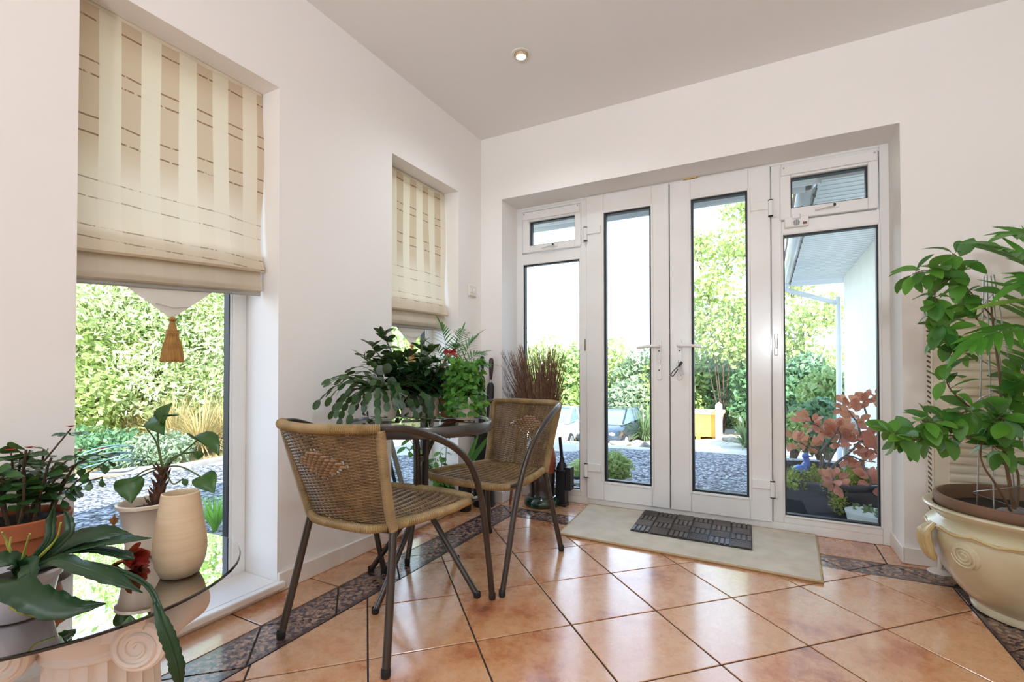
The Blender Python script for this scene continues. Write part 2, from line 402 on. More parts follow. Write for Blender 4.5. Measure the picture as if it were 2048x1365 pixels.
# ---- french doors and side lights (plane y = .237)
Y0 = DD
LX0, LXM, LX1 = .7254, 1.2825, 1.8533
mb = MB()
mb.box(DL, DL+.047, Y0, Y0+.07, 0, DT).box(DR-.042, DR, Y0, Y0+.07, 0, DT)               # outer jambs
mb.box(DL+.047, DR-.042, Y0, Y0+.07, 0, .05).box(DL+.047, DR-.042, Y0, Y0+.07, 2.135, DT)                       # threshold and head
mb.box(.677, LX0-.004, Y0, Y0+.07, .05, 2.135).box(LX1+.004, 1.911, Y0, Y0+.07, .05, 2.135)  # mullions
for a, b in ((DL+.047, .677), (1.911, DR-.042)):
    mb.box(a, b, Y0, Y0+.07, .05, .088).box(a, b, Y0, Y0+.07, 1.7266, 1.80).box(a, b, Y0, Y0+.07, 2.115, 2.135)
mb.box(LX0-.03, LX0+.03, Y0+.052, Y0+.07, .03, 2.14).box(LX1-.03, LX1+.03, Y0+.052, Y0+.07, .03, 2.14).box(LXM-.03, LXM+.03, Y0+.052, Y0+.07, .03, 2.14)
struct(mb.build('trim_3', M_pvc, bevel=.003))
def sidelight(name, a0, a1, oz, gx):
    mb = MB(); ring(mb, a0-.004, a1+.004, .084, 1.7306, (.012, .012, .012, .012), Y0-.006, Y0+.012, 1)
    o = struct(mb.build(name, M_pvc, bevel=.004)); ORG[o.name] = Vector()
    pane('p', a0+.004, a1-.004, .092, 1.7226, Y0+.028, 1, o, g=.011)
    q = MB(); ring(q, gx[0]-.055, gx[1]+.045, oz[0], oz[3], (.055, .045, oz[1]-oz[0], oz[3]-oz[2]), Y0-.016, Y0+.05, 1)
    s = q.build('opening_light', M_pvc, o, bevel=.005)
    q = MB(); q.box(gx[0]-.05, gx[1]+.04, Y0-.030, Y0-.014, oz[2]+.012, oz[3]-.006); q.build('trickle_vent', M_pvc, s, bevel=.003)
    q = MB()
    for xx in (gx[0]-.035, gx[1]+.028): q.lathe([(0, .003), (.004, .002), (.005, 0)], (xx, Y0-.030, oz[3]-.018), 10, axis=(0, -1, 0))
    q.build('screw', M_metal, s)
    pane('p', gx[0], gx[1], oz[1], oz[2], Y0+.026, 1, s, g=.008)
    h = MB(); cx = (gx[0]+gx[1])/2+.02; hz = oz[1]-.022
    h.box(cx-.025, cx+.03, Y0-.026, Y0-.014, hz-.010, hz+.012).tube([(cx+.005, Y0-.022, hz), (cx+.005, Y0-.045, hz), (cx-.02, Y0-.048, hz-.002), (cx-.085, Y0-.044, hz-.012)], [.009, .009, .008, .006], 8)
    hh = h.build('catch_handle', M_pvc, s, bevel=.003)
    MB().lathe([(0, .004), (.0075, .003), (.0085, 0)], (cx+.005, Y0-.049, hz), 12, axis=(0, -1, 0)).build('key_barrel', M_dark, hh)
    return o
w3 = sidelight('window_3', .2193, .677, (1.806, 1.856, 2.034, 2.108), (.282, .638))
w4 = sidelight('window_4', 1.911, 2.3707, (1.806, 1.868, 2.047, 2.118), (1.958, 2.319))
def leafdoor(name, x0, x1, g0, g1, hinge_left):
    yf = Y0-.018
    mb = MB(); ring(mb, x0, x1, .048, 2.1386, (g0-x0, x1-g1, .173-.048, 2.1386-2.014), yf, Y0+.05, 1)
    o = struct(mb.build(name, M_pvc, bevel=.004)); ORG[o.name] = Vector()
    q = MB(); ring(q, g0-.012, g1+.012, .161, 2.026, (.016, .016, .016, .016), yf-.004, yf+.014, 1); q.build('glazing_bead', M_pvc, o, bevel=.004)
    pane('p', g0+.004, g1-.004, .177, 2.010, yf+.03, 1, o, g=.012)
    hx = x0-.002 if hinge_left else x1+.002
    for hz in (1.90, .262):
        q = MB(); q.lathe([(0, -.045), (.013, -.045), (.013, .045), (0, .045)], (hx, yf-.012, hz-.02), 14)
        d = 1 if hinge_left else -1
        q.box(min(hx, hx+d*.105), max(hx, hx+d*.105), yf-.012, yf, hz-.022, hz+.03).box(min(hx, hx-d*.03), max(hx, hx-d*.03), Y0-.012, Y0, hz-.07, hz-.03)
        hg = q.build('hinge', M_pvc, o, bevel=.002)
        q = MB()
        for zz in (.026, -.067): q.lathe([(0, -.0025), (.0138, -.0025), (.0138, .0025), (0, .0025)], (hx, yf-.012, hz-.0+zz), 12)
        q.build('hinge_pin', M_dark, hg)
    cx = x1-.062 if hinge_left else x0+.058
    q = MB(); q.prism([(cx+.016*math.cos(t), 1.0+(.115*(1 if math.sin(t) > 0 else -1))+.016*math.sin(t)) for t in [2*PI*k/24 for k in range(24)]], 1, yf-.010, yf)
    pl = q.build('lock_plate', M_pvc, o, bevel=.003)
    d = -1 if hinge_left else 1
    q = MB(); q.tube(smooth_path([(cx, yf-.006, 1.088), (cx, yf-.045, 1.088), (cx+d*.025, yf-.055, 1.088), (cx+d*.07, yf-.055, 1.086), (cx+d*.132, yf-.05, 1.079)], 5), [.011]*5+[.011]*10+[.010]*5+[.009], 10)
    q.build('lever_handle', M_pvc, pl)
    q = MB(); q.lathe([(0, .006), (.008, .006), (.009, 0)], (cx, yf-.010, .992), 12, axis=(0, -1, 0)).box(cx-.004, cx+.004, yf-.014, yf-.010, .965, .992)
    q.build('lock_cylinder', M_metal, pl)
    q = MB()
    for zz in (1.058, .935): q.lathe([(0, .002), (.004, .002), (.0045, 0)], (cx, yf-.010, zz), 10, axis=(0, -1, 0))
    q.build('screw', M_dark, pl)
    return o
d1 = leafdoor('door_1', LX0, LXM-.003, .847, 1.17, True)
d2 = leafdoor('door_2', LXM+.003, LX1, 1.410, 1.737, False)
# catches on the outer edges, halfway up
q = MB(); q.box(1.868, 1.889, Y0-.012, Y0, 1.02, 1.145).box(1.872, 1.885, Y0-.022, Y0-.012, 1.06, 1.12)
o = q.build('edge_latch', M_pvc, None, bevel=.004, org=(1.878, Y0, 1.08)); tag(o, 'small white latch on the frame right of the right-hand door leaf', 'latch')
q = MB(); q.box(.706, .714, Y0-.005, Y0, 1.07, 1.15)
o = q.build('edge_latch', mat('brass', (150, 130, 90), .35, metal=.8), None, bevel=.002, org=(.71, Y0, 1.11)); tag(o, 'small worn metal catch on the frame left of the left-hand door leaf', 'latch')
# keys
kt = thing('key_bunch', 'bunch of keys hanging from the lock of the right-hand door leaf', 'keys', (1.343, Y0-.032, .992))
kx = 1.343; ky = Y0-.033
M_key = mat('key_steel', (150, 148, 140), .3, metal=.9); M_fob = mat('black_fob', (20, 20, 22), .4)
q = MB(); q.tube([(kx, ky+.012, .985), (kx, ky-.028, .985)], .0035, 6).obox((kx, ky-.028, .985), (.001, 0, 0), (0, .012, 0), (0, 0, .011)); q.build('lock_key', M_key, kt)
q = MB(); q.tube([(kx+.012*math.cos(t), ky-.03, .968+.016*math.sin(t)) for t in [2*PI*k/20 for k in range(20)]], .0013, 5, closed=True); q.build('split_ring', M_key, kt)
for dx, dz, ang in ((.012, -.05, .25), (.03, -.045, .55), (.0, -.055, -.05)):
    q = MB(); a = Vector((kx, ky-.03-dx*.1, .955)); b = a+Vector((math.sin(ang)*.06, -.002, -math.cos(ang)*.06))
    q.bar(a+(b-a)*.3, b, .006, .002, up=(0, 1, 0)); q.lathe([(0, -.001), (.011, -.001), (.011, .001), (0, .001)], a+(b-a)*.18, 12, axis=(0, 1, 0)); q.build('key', M_key, kt)
q = MB(); q.tube(smooth_path([(kx, ky-.03, .96), (kx-.03, ky-.034, .93), (kx-.045, ky-.034, .905), (kx-.03, ky-.034, .90), (kx+.004, ky-.03, .955)], 5), .003, 6); q.build('key_loop', M_fob, kt)
q = MB(); q.obox((kx+.012, ky-.036, .972), (.010, 0, .014), (0, .004, 0), (-.006, 0, .005)); q.build('key_fob', M_fob, kt, bevel=.002)
# door alarm
al = thing('door_alarm', 'small white door alarm with round speaker grille above the right side pane', 'alarm', (1.985, Y0, 1.79))
q = MB(); q.box(1.925, 2.045, Y0-.022, Y0, 1.755, 1.815); a1 = q.build('alarm_body', M_pvc, al, bevel=.006)
q = MB(); q.box(1.962, 2.005, Y0-.030, Y0-.008, 1.80, 1.828); q.build('sensor_cover', mat('pearl_plastic', (240, 240, 245), .15, coat=.6), al, bevel=.005)
q = MB()
for i in range(-3, 4):
    hh = math.sqrt(max(0, .0175**2-(i*.005)**2)); q.box(1.984+i*.005-.0014, 1.984+i*.005+.0014, Y0-.0235, Y0-.021, 1.779-hh, 1.779+hh)
q.build('speaker_grille', mat('grey_slot', (90, 88, 88), .5), al, smooth=False)
q = MB(); q.box(2.016, 2.036, Y0-.0245, Y0-.021, 1.766, 1.779); q.build('indicator_label', mat('label_red', (120, 50, 44), .4), al, smooth=False)
# sliver of yellow foam above the doors
q = MB(); q.obox((1.41, Y0-.012, 2.146), (.042, 0, .001), (0, .012, 0), (-.001, 0, .005)); o = q.build('foam_wedge', mat('yellowed_foam', (205, 182, 120), .8), None, bevel=.003, org=(1.41, Y0-.012, 2.146)); tag(o, 'yellowed sliver of foam wedged above the right-hand door leaf', 'wedge')
# light switch plate in the corner
st = thing('switch_plate', 'white double switch plate on the left wall beside the corner', 'switch', (.0, -.125, 1.49))
q = MB(); q.box(0, .010, -.172, -.075, 1.452, 1.532); q.build('plate', M_trim, st, bevel=.004)
for yy in (-.145, -.105):
    q = MB(); q.box(.009, .016, yy-.011, yy+.011, 1.478, 1.506); q.build('rocker', M_pvc, st, bevel=.002)
q = MB(); q.box(.0095, .0112, -.165, -.082, 1.457, 1.459); q.build('name_line', mat('grey_line', (150, 150, 150), .5), st, smooth=False)
# recessed ceiling light
dl = thing('downlight', 'round recessed ceiling light, lit, with a white ring', 'ceiling light', (.69, -.712, H))
c = (.69, -.712, H)
M_ring = mat('lamp_ring', (232, 226, 214), .35)
MB().lathe([(.036, -.001), (.038, -.006), (.050, -.005), (.054, 0), (.052, .004), (.036, .012), (.036, -.001)], c, 40).build('ring', M_ring, dl)
MB().lathe([(.034, .0), (.031, -.012), (.026, -.016), (.025, -.012)], c, 32).build('lamp_collar', mat('lamp_collar', (215, 190, 150), .35), dl)
MB().lathe([(0, -.021), (.015, -.020), (.024, -.013), (.0245, -.008)], c, 24).build('bulb', mat('lamp_face', (255, 250, 235), .3, emis=((255, 238, 205), 14.)), dl)
# ------------------------------------------------------------------ rattan chairs
M_wick = mat('tan_wicker', (160, 134, 90), .42, col2=(134, 110, 70), ns=14, bs=.15, bscale=220, bd=.001)
M_wick2 = mat('brown_wicker', (136, 108, 72), .45, col2=(106, 82, 54), ns=18, bs=.15, bscale=220, bd=.001)
M_tube = mat('bronze_tube', (74, 66, 60), .3, metal=.55, col2=(66, 58, 53), ns=6, coat=.2)
M_foot = mat('black_rubber', (22, 20, 19), .6)
def wrapped(mb, path, r, pitch=.0058, n=9, mi=0, amp=.09):
    """cane wound round a tube: the radius ripples along the path"""
    P = [Vector(p) for p in path]; out = []; R = []
    Ls = [0]
    for a, b in zip(P, P[1:]): Ls.append(Ls[-1]+(b-a).length)
    k = max(4, int(Ls[-1]/pitch)*2); j = 0
    for i in range(k+1):
        t = Ls[-1]*i/k
        while j < len(P)-2 and Ls[j+1] < t: j += 1
        f = (t-Ls[j])/max(1e-9, Ls[j+1]-Ls[j]); out.append(P[j].lerp(P[j+1], min(1, f))); R.append(r*(1+amp*(1 if i % 2 else -1)))
    mb.tube(out, R, n, mi)
def make_chair(label):
    t = thing('rattan_armchair', label, 'chair', group=None)
    mir = lambda P: [(-x, y, z) for x, y, z in P]
    rail = [(0, -.10, .755), (.075, -.094, .757), (.14, -.073, .757), (.19, -.04, .756), (.218, -.01, .755)]
    arm = rail[-1:]+[(.243, .04, .752), (.262, .10, .740), (.28, .2, .705), (.292, .30, .655), (.298, .385, .585), (.298, .45, .48), (.294, .50, .34), (.29, .545, .15), (.285, .578, .012)]
    full = mir(rail[:0:-1])+rail
    mb = MB(); wrapped(mb, smooth_path(full, 8), .0155); mb.build('top_rail', M_wick, t)
    for P in (arm, mir(arm)):
        mb = MB(); mb.tube(smooth_path(P, 8), .0125, 12); o = mb.build('arm_leg', M_tube, t)
        e = P[-1]; MB().lathe([(0, -.012), (.012, -.012), (.0142, -.006), (.0142, .014), (.0125, .016)], e, 12).build('foot_cap', M_foot, o)
    up = [(.190, .085, .415), (.192, .066, .47), (.200, .038, .57), (.21, .008, .68), (.218, -.01, .752)]
    leg = [(.235, 0, .012), (.212, .045, .22), (.190, .085, .415)]
    for P, U in ((leg, up), (mir(leg), mir(up))):
        mb = MB(); mb.tube(smooth_path(P, 6), .0135, 12); o = mb.build('leg', M_tube, t)
        MB().lathe([(0, -.012), (.013, -.012), (.0152, -.006), (.0152, .014), (.0135, .016)], P[0], 12).build('foot_cap', M_foot, o)
        mb = MB(); wrapped(mb, smooth_path(U, 8), .0165, pitch=.0045, amp=.04); mb.build('back_post', M_wick, t)
    # woven back: stakes between seat and rail, strands in and out of them
    def bk(u, v):                                            # u across -1..1, v up 0..1
        z = .432+v*(.742-.432); h = .190+(.216-.190)*v
        yp = .085+(-.01-.085)*min(1, v*1.02)**1.1
        return Vector((u*h, yp-(.03+.062*v)*(1-u*u), z))
    mb = MB(); NU = 15
    for i in range(NU):
        u = -1+2*(i+.5)/NU
        mb.tube([bk(u, j/16) for j in range(17)], .0034, 6)
    def diamond(u, v): return abs(u)/.52+abs(v-.66)/.17 < 1
    NS = 58
    for j in range(NS):
        v = (j+.5)/NS; pts = []
        for i in range(2*NU+1):
            u = -1+i/NU; p = bk(u, v); s = (1 if (i//2+j) % 2 else -1)*.0042 if i % 2 else 0.
            pts.append(p+Vector((0, s, 0)))
        seg = []
        for i, p in enumerate(pts):
            if diamond(-1+i/NU, v):
                if len(seg) > 1: mb.tube(seg, .0026, 5)
                seg = []
            else: seg.append(p)
        if len(seg) > 1: mb.tube(seg, .0026, 5)
    mb.build('backrest', M_wick2, t)
    mb = MB()                                                # diamond of thick over-and-under weave
    for j in range(10):
        v = .66+(j-4.5)*.034
        for i in range(-5, 6):
            u = (i+(.5 if j % 2 else 0))*.105
            if diamond(u*1.02, v):
                p = bk(u, v); q0 = bk(u-.055, v); q1 = bk(u+.055, v)
                mb.tube([q0+Vector((0, .0, 0)), p+Vector((0, -.010, .001)), q1], [.004, .0056, .004], 6)
                mb.tube([q0, p+Vector((0, .010, .001)), q1], [.004, .0056, .004], 6)
                mb.tube([bk(u, v-.018), p+Vector((0, .004, 0)), bk(u, v+.018)], .0045, 6)
    mb.build('diamond_weave', mat('light_wicker', (152, 118, 84), .42, col2=(128, 98, 66), ns=20), t)
    # seat: rim, stakes front to back, strands across
    def st(u, v):                                            # v 0 back .. 1 front
        h = .176+(.245-.176)*min(1, v*1.7)**.8 if v < .6 else .245-.05*max(0, (v-.85)/.15)**2
        return Vector((u*h, .075+v*.45, .425-.012*(1-u*u)*math.sin(PI*min(1, v+.05))-.006*v))
    rim = [st(-1, v) for v in (0, .2, .4, .6, .75, .86, .95)]+[st(-.72, 1.0), st(-.3, 1.02), st(.3, 1.02), st(.72, 1.0)]+[st(1, v) for v in (.95, .86, .75, .6, .4, .2, 0)]
    rim = [Vector((p.x, p.y, .425)) for p in rim]
    mb = MB(); wrapped(mb, smooth_path(rim, 6), .0155, pitch=.0075)
    wrapped(mb, smooth_path([st(-1, 0), (-.1, .045, .418), (.1, .045, .418), st(1, 0)], 6), .0145, pitch=.0075); mb.build('seat_rim', M_wick, t)
    mb = MB(); NV = 13
    for i in range(NV):
        u = -1+2*(i+.5)/NV
        mb.tube([st(u*.97, j/14)+Vector((0, 0, .0018)) for j in range(15)], [.0052]*15, 6, flat=1.3)
    for j in range(62):
        v = (j+.5)/62; pts = []
        for i in range(2*NV+1):
            s = (1 if (i//2+j) % 2 else -1)*.0045 if i % 2 else 0.
            pts.append(st(-1+i/NV, v)+Vector((0, 0, s-.001)))
        mb.tube(pts, .0027, 5)
    mb.build('seat', M_wick2, t)
    mb = MB()                                                # brackets tying the seat to the arms, bar under the seat
    for sx in (-1, 1):
        mb.tube([(sx*.236, .475, .42), (sx*.298, .462, .445)], .009, 8)
        mb.tube([(sx*.19, .09, .405), (sx*.10, .09, .40)], .006, 6)
    mb.tube([(-.2, .30, .405), (.2, .30, .405)], .007, 8); mb.build('bracket', M_tube, t)
    return t
ch = make_chair('rattan armchair with its back to the viewer, nearest chair at the round table')
ch.location = (.565, -1.847, 0); ch.rotation_euler = (0, 0, math.radians(1.5)); ch['group'] = 'rattan chairs at the round table'
c2 = copy_tree(ch); c2.location = (.652, -.612, 0); c2.rotation_euler = (0, 0, math.radians(172.5))
c2['label'] = 'rattan armchair facing the viewer on the far side of the round table, near the doors'

# ------------------------------------------------------------------ round bistro table
TC = Vector((.487, -1.285, 0)); TZ = .718; TR = .315
t = thing('bistro_table', 'small round glass topped table with grey metal rim and splayed legs between the rattan chairs', 'table', TC)
M_rim = mat('grey_metal_rim', (82, 78, 76), .28, metal=.5, coat=.3)
M_tglass = glassmat('table_glass', (.80, .88, .86, 1), 1.)
mb = MB(); mb.lathe([(TR-.022, TZ-.042), (TR-.006, TZ-.044), (TR, TZ-.034), (TR, TZ-.008), (TR-.006, TZ), (TR-.016, TZ+.001), (TR-.020, TZ-.005), (TR-.022, TZ-.042)], TC, 72); mb.build('table_rim', M_rim, t)
mb = MB(); k = 64; mb.add([TC+Vector(((TR-.019)*math.cos(2*PI*i/k), (TR-.019)*math.sin(2*PI*i/k), TZ-.006)) for i in range(k)], [tuple(range(k))]); mb.build('glass_top', M_tglass, t, smooth=False)
for a in range(4):
    th = a*PI/2+.03
    d = Vector((math.cos(th), math.sin(th), 0)); s_ = Vector((-d.y, d.x, 0))
    P = [TC+d*(TR-.03)+Vector((0, 0, TZ-.046)), TC+d*.16+Vector((0, 0, TZ-.052)), TC+d*.055+Vector((0, 0, TZ-.07)), TC+d*.030+Vector((0, 0, TZ-.10)), TC+d*.026+Vector((0, 0, .45)), TC+d*.034+Vector((0, 0, .34)), TC+d*.12+Vector((0, 0, .22)), TC+d*.285+Vector((0, 0, .010))]
    mb = MB(); mb.tube(smooth_path(P, 6), .0125, 10); o = mb.build('leg', M_tube, t)
    MB().lathe([(0, -.010), (.013, -.010), (.015, -.004), (.015, .012), (.0125, .014)], P[-1], 12).build('foot_cap', M_foot, o)
for zz in (.40, .55): MB().lathe([(.020, zz-.012), (.028, zz-.012), (.028, zz+.012), (.020, zz+.012), (.020, zz-.012)], TC, 20).build('collar', M_tube, t)

# ------------------------------------------------------------------ smoked glass table on a plaster capital
GC = Vector((.345, -2.43, 0)); GZ = .43; GR = .353
t = thing('glass_side_table', 'low round smoked glass table on a white fluted plaster column by the near window', 'table', GC)
M_smoke = glassmat('smoked_glass', (.13, .10, .08, 1), 1.)
M_edge = mat('dark_glass_edge', (18, 26, 26), .1, coat=.5)
mb = MB(); k = 96; mb.add([GC+Vector((GR*math.cos(2*PI*i/k), GR*math.sin(2*PI*i/k), GZ)) for i in range(k)], [tuple(range(k))])
gt = mb.build('glass_top', M_smoke, t, smooth=False)
mb = MB(); mb.lathe([(GR-.001, GZ-.007), (GR+.002, GZ-.006), (GR+.002, GZ-.001), (GR-.001, GZ+.0003), (GR-.001, GZ-.007)], GC, 96); mb.build('glass_edge', M_edge, gt)
M_plas = mat('white_plaster', (232, 224, 214), .7, col2=(216, 204, 192), ns=6, bs=.1, bscale=90)
PC = Vector((.42, -2.395, 0))
mb = MB(); n = 120; prof = []
for z, r in ((.05, .118), (.29, .106)):
    prof.append((z, r))
vs = []; fs = []
for z, r in prof:
    for i in range(n):
        a = 2*PI*i/n; rr = r-.010*abs(math.cos(a*10))**.6*0-.011*(abs(math.sin(a*10))**.7); vs.append(PC+Vector((rr*math.cos(a), rr*math.sin(a), z)))
fs = [(i, (i+1) % n, n+(i+1) % n, n+i) for i in range(n)]; mb.add(vs, fs); mb.build('fluted_shaft', M_plas, t)
mb = MB(); mb.lathe([(0, 0), (.185, 0), (.185, .022), (.165, .03), (.168, .04), (.175, .048), (.16, .058), (.14, .062), (0, .062)], PC, 48); mb.build('column_base', M_plas, t)
ca = math.radians(38.5); ux = Vector((math.cos(ca), math.sin(ca), 0)); uy = Vector((-ux.y, ux.x, 0))   # capital turned towards the room
mb = MB(); mb.obox(PC+Vector((0, 0, .407)), ux*.165, uy*.14, (0, 0, .010)).obox(PC+Vector((0, 0, .385)), ux*.152, uy*.128, (0, 0, .013)).lathe([(0, .285), (.112, .285), (.118, .295), (.112, .305), (.125, .33), (.128, .345), (.11, .375), (0, .375)], PC, 48)
mb.obox(PC+Vector((0, 0, .352)), ux*.13, uy*.112, (0, 0, .022)); cp = mb.build('capital', M_plas, t, bevel=.004)
for sx in (-1, 1):
    mb = MB(); cc = PC+ux*(sx*.132)+Vector((0, 0, .322))
    mb.lathe([(0, -.118), (.05, -.118), (.056, -.112), (.046, -.04), (.044, 0), (.046, .04), (.056, .112), (.05, .118), (0, .118)], cc, 32, axis=uy)
    for sy in (-1, 1):                                       # raised spiral on both scroll faces
        sp = [cc+uy*(sy*.119)+ux*(sx*-1*(.006+.042*k/60)*math.cos(4.6*PI*k/60))+Vector((0, 0, (.006+.042*k/60)*math.sin(4.6*PI*k/60))) for k in range(61)]
        mb.tube(sp, [.0035+.0035*k/60 for k in range(61)], 6)
    mb.build('volute', M_plas, cp)

# ------------------------------------------------------------------ mats
M_rug = mat('cream_carpet', (214, 203, 184), .95, col2=(196, 184, 162), ns=9, bs=.6, bscale=420, bd=.004, sheen=.3)
mb = MB(); A = [on(*p, 2, .012) for p in ((1186, 1010), (1632, 1071), (1646, 1170), (1119, 1068))]
A = [Vector((.74, .226, 0)), Vector((2.066, .222, 0)), Vector((2.038, -.463, 0)), Vector((.784, -.424, 0))]
def rug(u, v):
    p = A[3].lerp(A[2], u).lerp(A[0].lerp(A[1], u), v); return (p.x, p.y, .011+.0012*math.sin(u*21+v*9)*math.sin(v*14))
mb.grid(rug, 40, 20)
per = [rug(i/40, 0) for i in range(41)]+[rug(1, j/20) for j in range(1, 21)]+[rug(1-i/40, 1) for i in range(1, 41)]+[rug(0, 1-j/20) for j in range(1, 20)]
k = len(per); mb.add(per+[(p[0], p[1], .0005) for p in per], [(i, (i+1) % k, k+(i+1) % k, k+i) for i in range(k)])
o = mb.build('door_rug', M_rug, None, org=(1.4, -.1, 0)); tag(o, 'cream carpet offcut on the tiles in front of the french doors', 'rug')
q = MB(); q.tube([(p[0], p[1], .008) for p in per], .006, 6, closed=True); ob = q.build('whipped_edge', mat('tan_binding', (186, 160, 122), .9), o)
rm = thing('rubber_mat', 'dark rubber doormat of bar and slot blocks lying on the cream rug', 'mat', (1.44, .03, .013))
M_rub = mat('dark_rubber', (26, 22, 21), .5, col2=(34, 29, 27), ns=20); M_rub2 = mat('grey_rubber', (104, 94, 88), .4, col2=(52, 46, 43), ns=3)  # tread bars are a lighter grey than the mat base
ma, mb_, mc = Vector((1.132, -.205, .013)), Vector((1.758, -.212, .013)), Vector((1.118, .222, .013))
eu, ev = (mb_-ma), (mc-ma); UL, VL = eu.length, ev.length; eu.normalize(); ev.normalize()
q = MB(); q.obox(ma+eu*UL/2+ev*VL/2+Vector((0, 0, .0025)), eu*UL/2, ev*VL/2, (0, 0, .0025)); q.build('mat_base', M_rub, rm, bevel=.002)
q = MB(); nu, nv = 6, 4; su, sv = UL/nu, VL/nv
for i in range(nu):
    for j in range(nv):
        o0 = ma+eu*(i*su)+ev*(j*sv)
        if (i+j) % 2: 
            for r in range(6): q.obox(o0+eu*su/2+ev*(sv*(r+.5)/6)+Vector((0, 0, .007)), eu*(su/2-.006), ev*(sv/12-.003), (0, 0, .003))
        else:
            for r in range(4): q.obox(o0+eu*(su*(r+.5)/4)+ev*sv/2+Vector((0, 0, .007)), eu*(su/8-.004), ev*(sv/2-.008), (0, 0, .003))
q.build('tread_bars', M_rub2, rm, bevel=.0015)

# ------------------------------------------------------------------ radiator
t = thing('radiator', 'cream fluted panel radiator on the wall behind the large urn', 'radiator', (2.75, -.08, 0))
M_rad = mat('cream_enamel', (226, 216, 196), .35, col2=(220, 209, 188), ns=3, coat=.2)
X0, X1, R0, R1, YF, YK = 2.498, 3.07, .165, 1.24, -.125, -.035
q = MB(); q.box(X0, X1, YF+.012, YF+.034, R0, R1); pb = q.build('front_panel', M_rad, t, bevel=.006)
q = MB(); nf = 26; zs = [R0+.04+(R1-R0-.08)*i/nf for i in range(nf+1)]
P = []
for i in range(nf):
    for f, dy in ((0, .004), (.12, .011), (.5, .014), (.82, .011), (.9, .002)): P.append((YF+.014-dy, zs[i]+(zs[1]-zs[0])*f))
P = [(YF+.02, zs[0])]+P+[(YF+.02, zs[-1])]
q.prism(P, 0, X0+.055, X1-.02); q.build('fluted_face', M_rad, pb)
q = MB(); q.box(X0, X1, YK, YK+.016, R0, R1); q.build('back_panel', M_rad, t, bevel=.005)
q = MB(); q.box(X0-.002, X0+.004, YF+.010, YK+.014, R0-.002, R1+.002); sg = q.build('side_grille', M_rad, t, bevel=.002)
q = MB(); k = 44
for i in range(k):
    z = R0+.03+(R1-R0-.06)*i/(k-1); q.obox((X0-.0022, (YF+YK)/2+.010, z), (.0006, 0, 0), (0, .027, .004), (0, -.0005, .0046))
q.build('slots', mat('slot_shadow', (70, 62, 52), .7), sg, smooth=False)
q = MB(); q.box(X0, X1, YF+.02, YK+.01, R1-.004, R1+.004); q.build('top_grille', M_rad, t, bevel=.002)
px, py = 2.53, -.065
q = MB(); q.tube([(px, py, R0+.01), (px, py, .004)], .0095, 14); pp = q.build('feed_pipe', M_trim, t)
MB().lathe([(.0095, .016), (.02, .013), (.045, .006), (.048, .001), (0, .0005)], (px, py, 0), 32).build('pipe_rose', M_trim, pp)
q = MB(); q.lathe([(0, -.03), (.012, -.03), (.015, -.02), (.015, .02), (.012, .03), (0, .03)], (px, py, R0-.025), 16).lathe([(0, 0), (.013, 0), (.014, .03), (.010, .042), (0, .044)], (px, py-.01, R0-.035), 16, axis=(1, -.4, 0)); q.build('valve', mat('valve_chrome', (120, 124, 128), .3, metal=.8), pp)

# ------------------------------------------------------------------ roman blinds
def blindmat(name, ys, rows, rows_low, zsolid):
    m, nt, b = newmat(name); v = tcoord(nt); sp = N(nt, 'ShaderNodeSeparateXYZ'); L(nt, v, sp.inputs[0])
    wob = N(nt, 'ShaderNodeTexNoise', Scale=6., Detail=2.); L(nt, v, wob.inputs['Vector'])
    y = sp.outputs[1]; z = math_(nt, 'ADD', sp.outputs[2], math_(nt, 'MULTIPLY', math_(nt, 'SUBTRACT', wob.outputs[0], .5), .016))
    ph = math_(nt, 'FRACT', math_(nt, 'DIVIDE', math_(nt, 'SUBTRACT', y, ys), .1225))
    stripe = ramp(nt, ph, [(0., 0.), (.01, 1.), (.49, 1.), (.50, 0.)])
    up = ramp(nt, math_(nt, 'SUBTRACT', z, zsolid-.5), [(.46, 0.), (.58, 1.)])
    sfade = math_(nt, 'MULTIPLY', stripe, math_(nt, 'ADD', math_(nt, 'MULTIPLY', up, .85), .12))
    c = mixc(nt, sfade, srgb((236, 224, 202)), srgb((214, 192, 164)))
    br = N(nt, 'ShaderNodeTexNoise', Scale=70., Detail=2.); L(nt, v, br.inputs['Vector'])
    brk = ramp(nt, br.outputs[0], [(.36, 0.), (.44, 1.)])
    dash = None
    for zz, wd, st_ in [(r, .0030, 1) for r in rows]+[(r, .0022, 0) for r in rows_low]:
        ln = math_(nt, 'LESS_THAN', math_(nt, 'ABSOLUTE', math_(nt, 'SUBTRACT', z, zz)), wd)
        ln = math_(nt, 'MULTIPLY', ln, math_(nt, 'ADD', math_(nt, 'MULTIPLY', stripe, .75 if st_ else .45), .02 if st_ else .16))
        dash = ln if dash is None else math_(nt, 'ADD', dash, ln)
    dash = math_(nt, 'MULTIPLY', math_(nt, 'MINIMUM', dash, 1.), brk)
    c = mixc(nt, dash, c, srgb((120, 78, 46)))
    L(nt, c, b.inputs['Base Color']); b.inputs['Roughness'].default_value = .8
    wv = N(nt, 'ShaderNodeTexNoise', Scale=3.2, Detail=3.); L(nt, v, wv.inputs['Vector']); bump(nt, b, wv.outputs[0], .35, .03)
    tl = N(nt, 'ShaderNodeBsdfTranslucent'); L(nt, c, tl.inputs['Color'])
    mx = N(nt, 'ShaderNodeMixShader'); mx.inputs[0].default_value = .34
    L(nt, b.outputs[0], mx.inputs[1]); L(nt, tl.outputs[0], mx.inputs[2]); L(nt, mx.outputs[0], nt.nodes['Material Output'].inputs[0])
    return m
M_gold = mat('gold_tassel', (176, 130, 62), .6, col2=(150, 104, 44), ns=30, bs=.3, bscale=200)
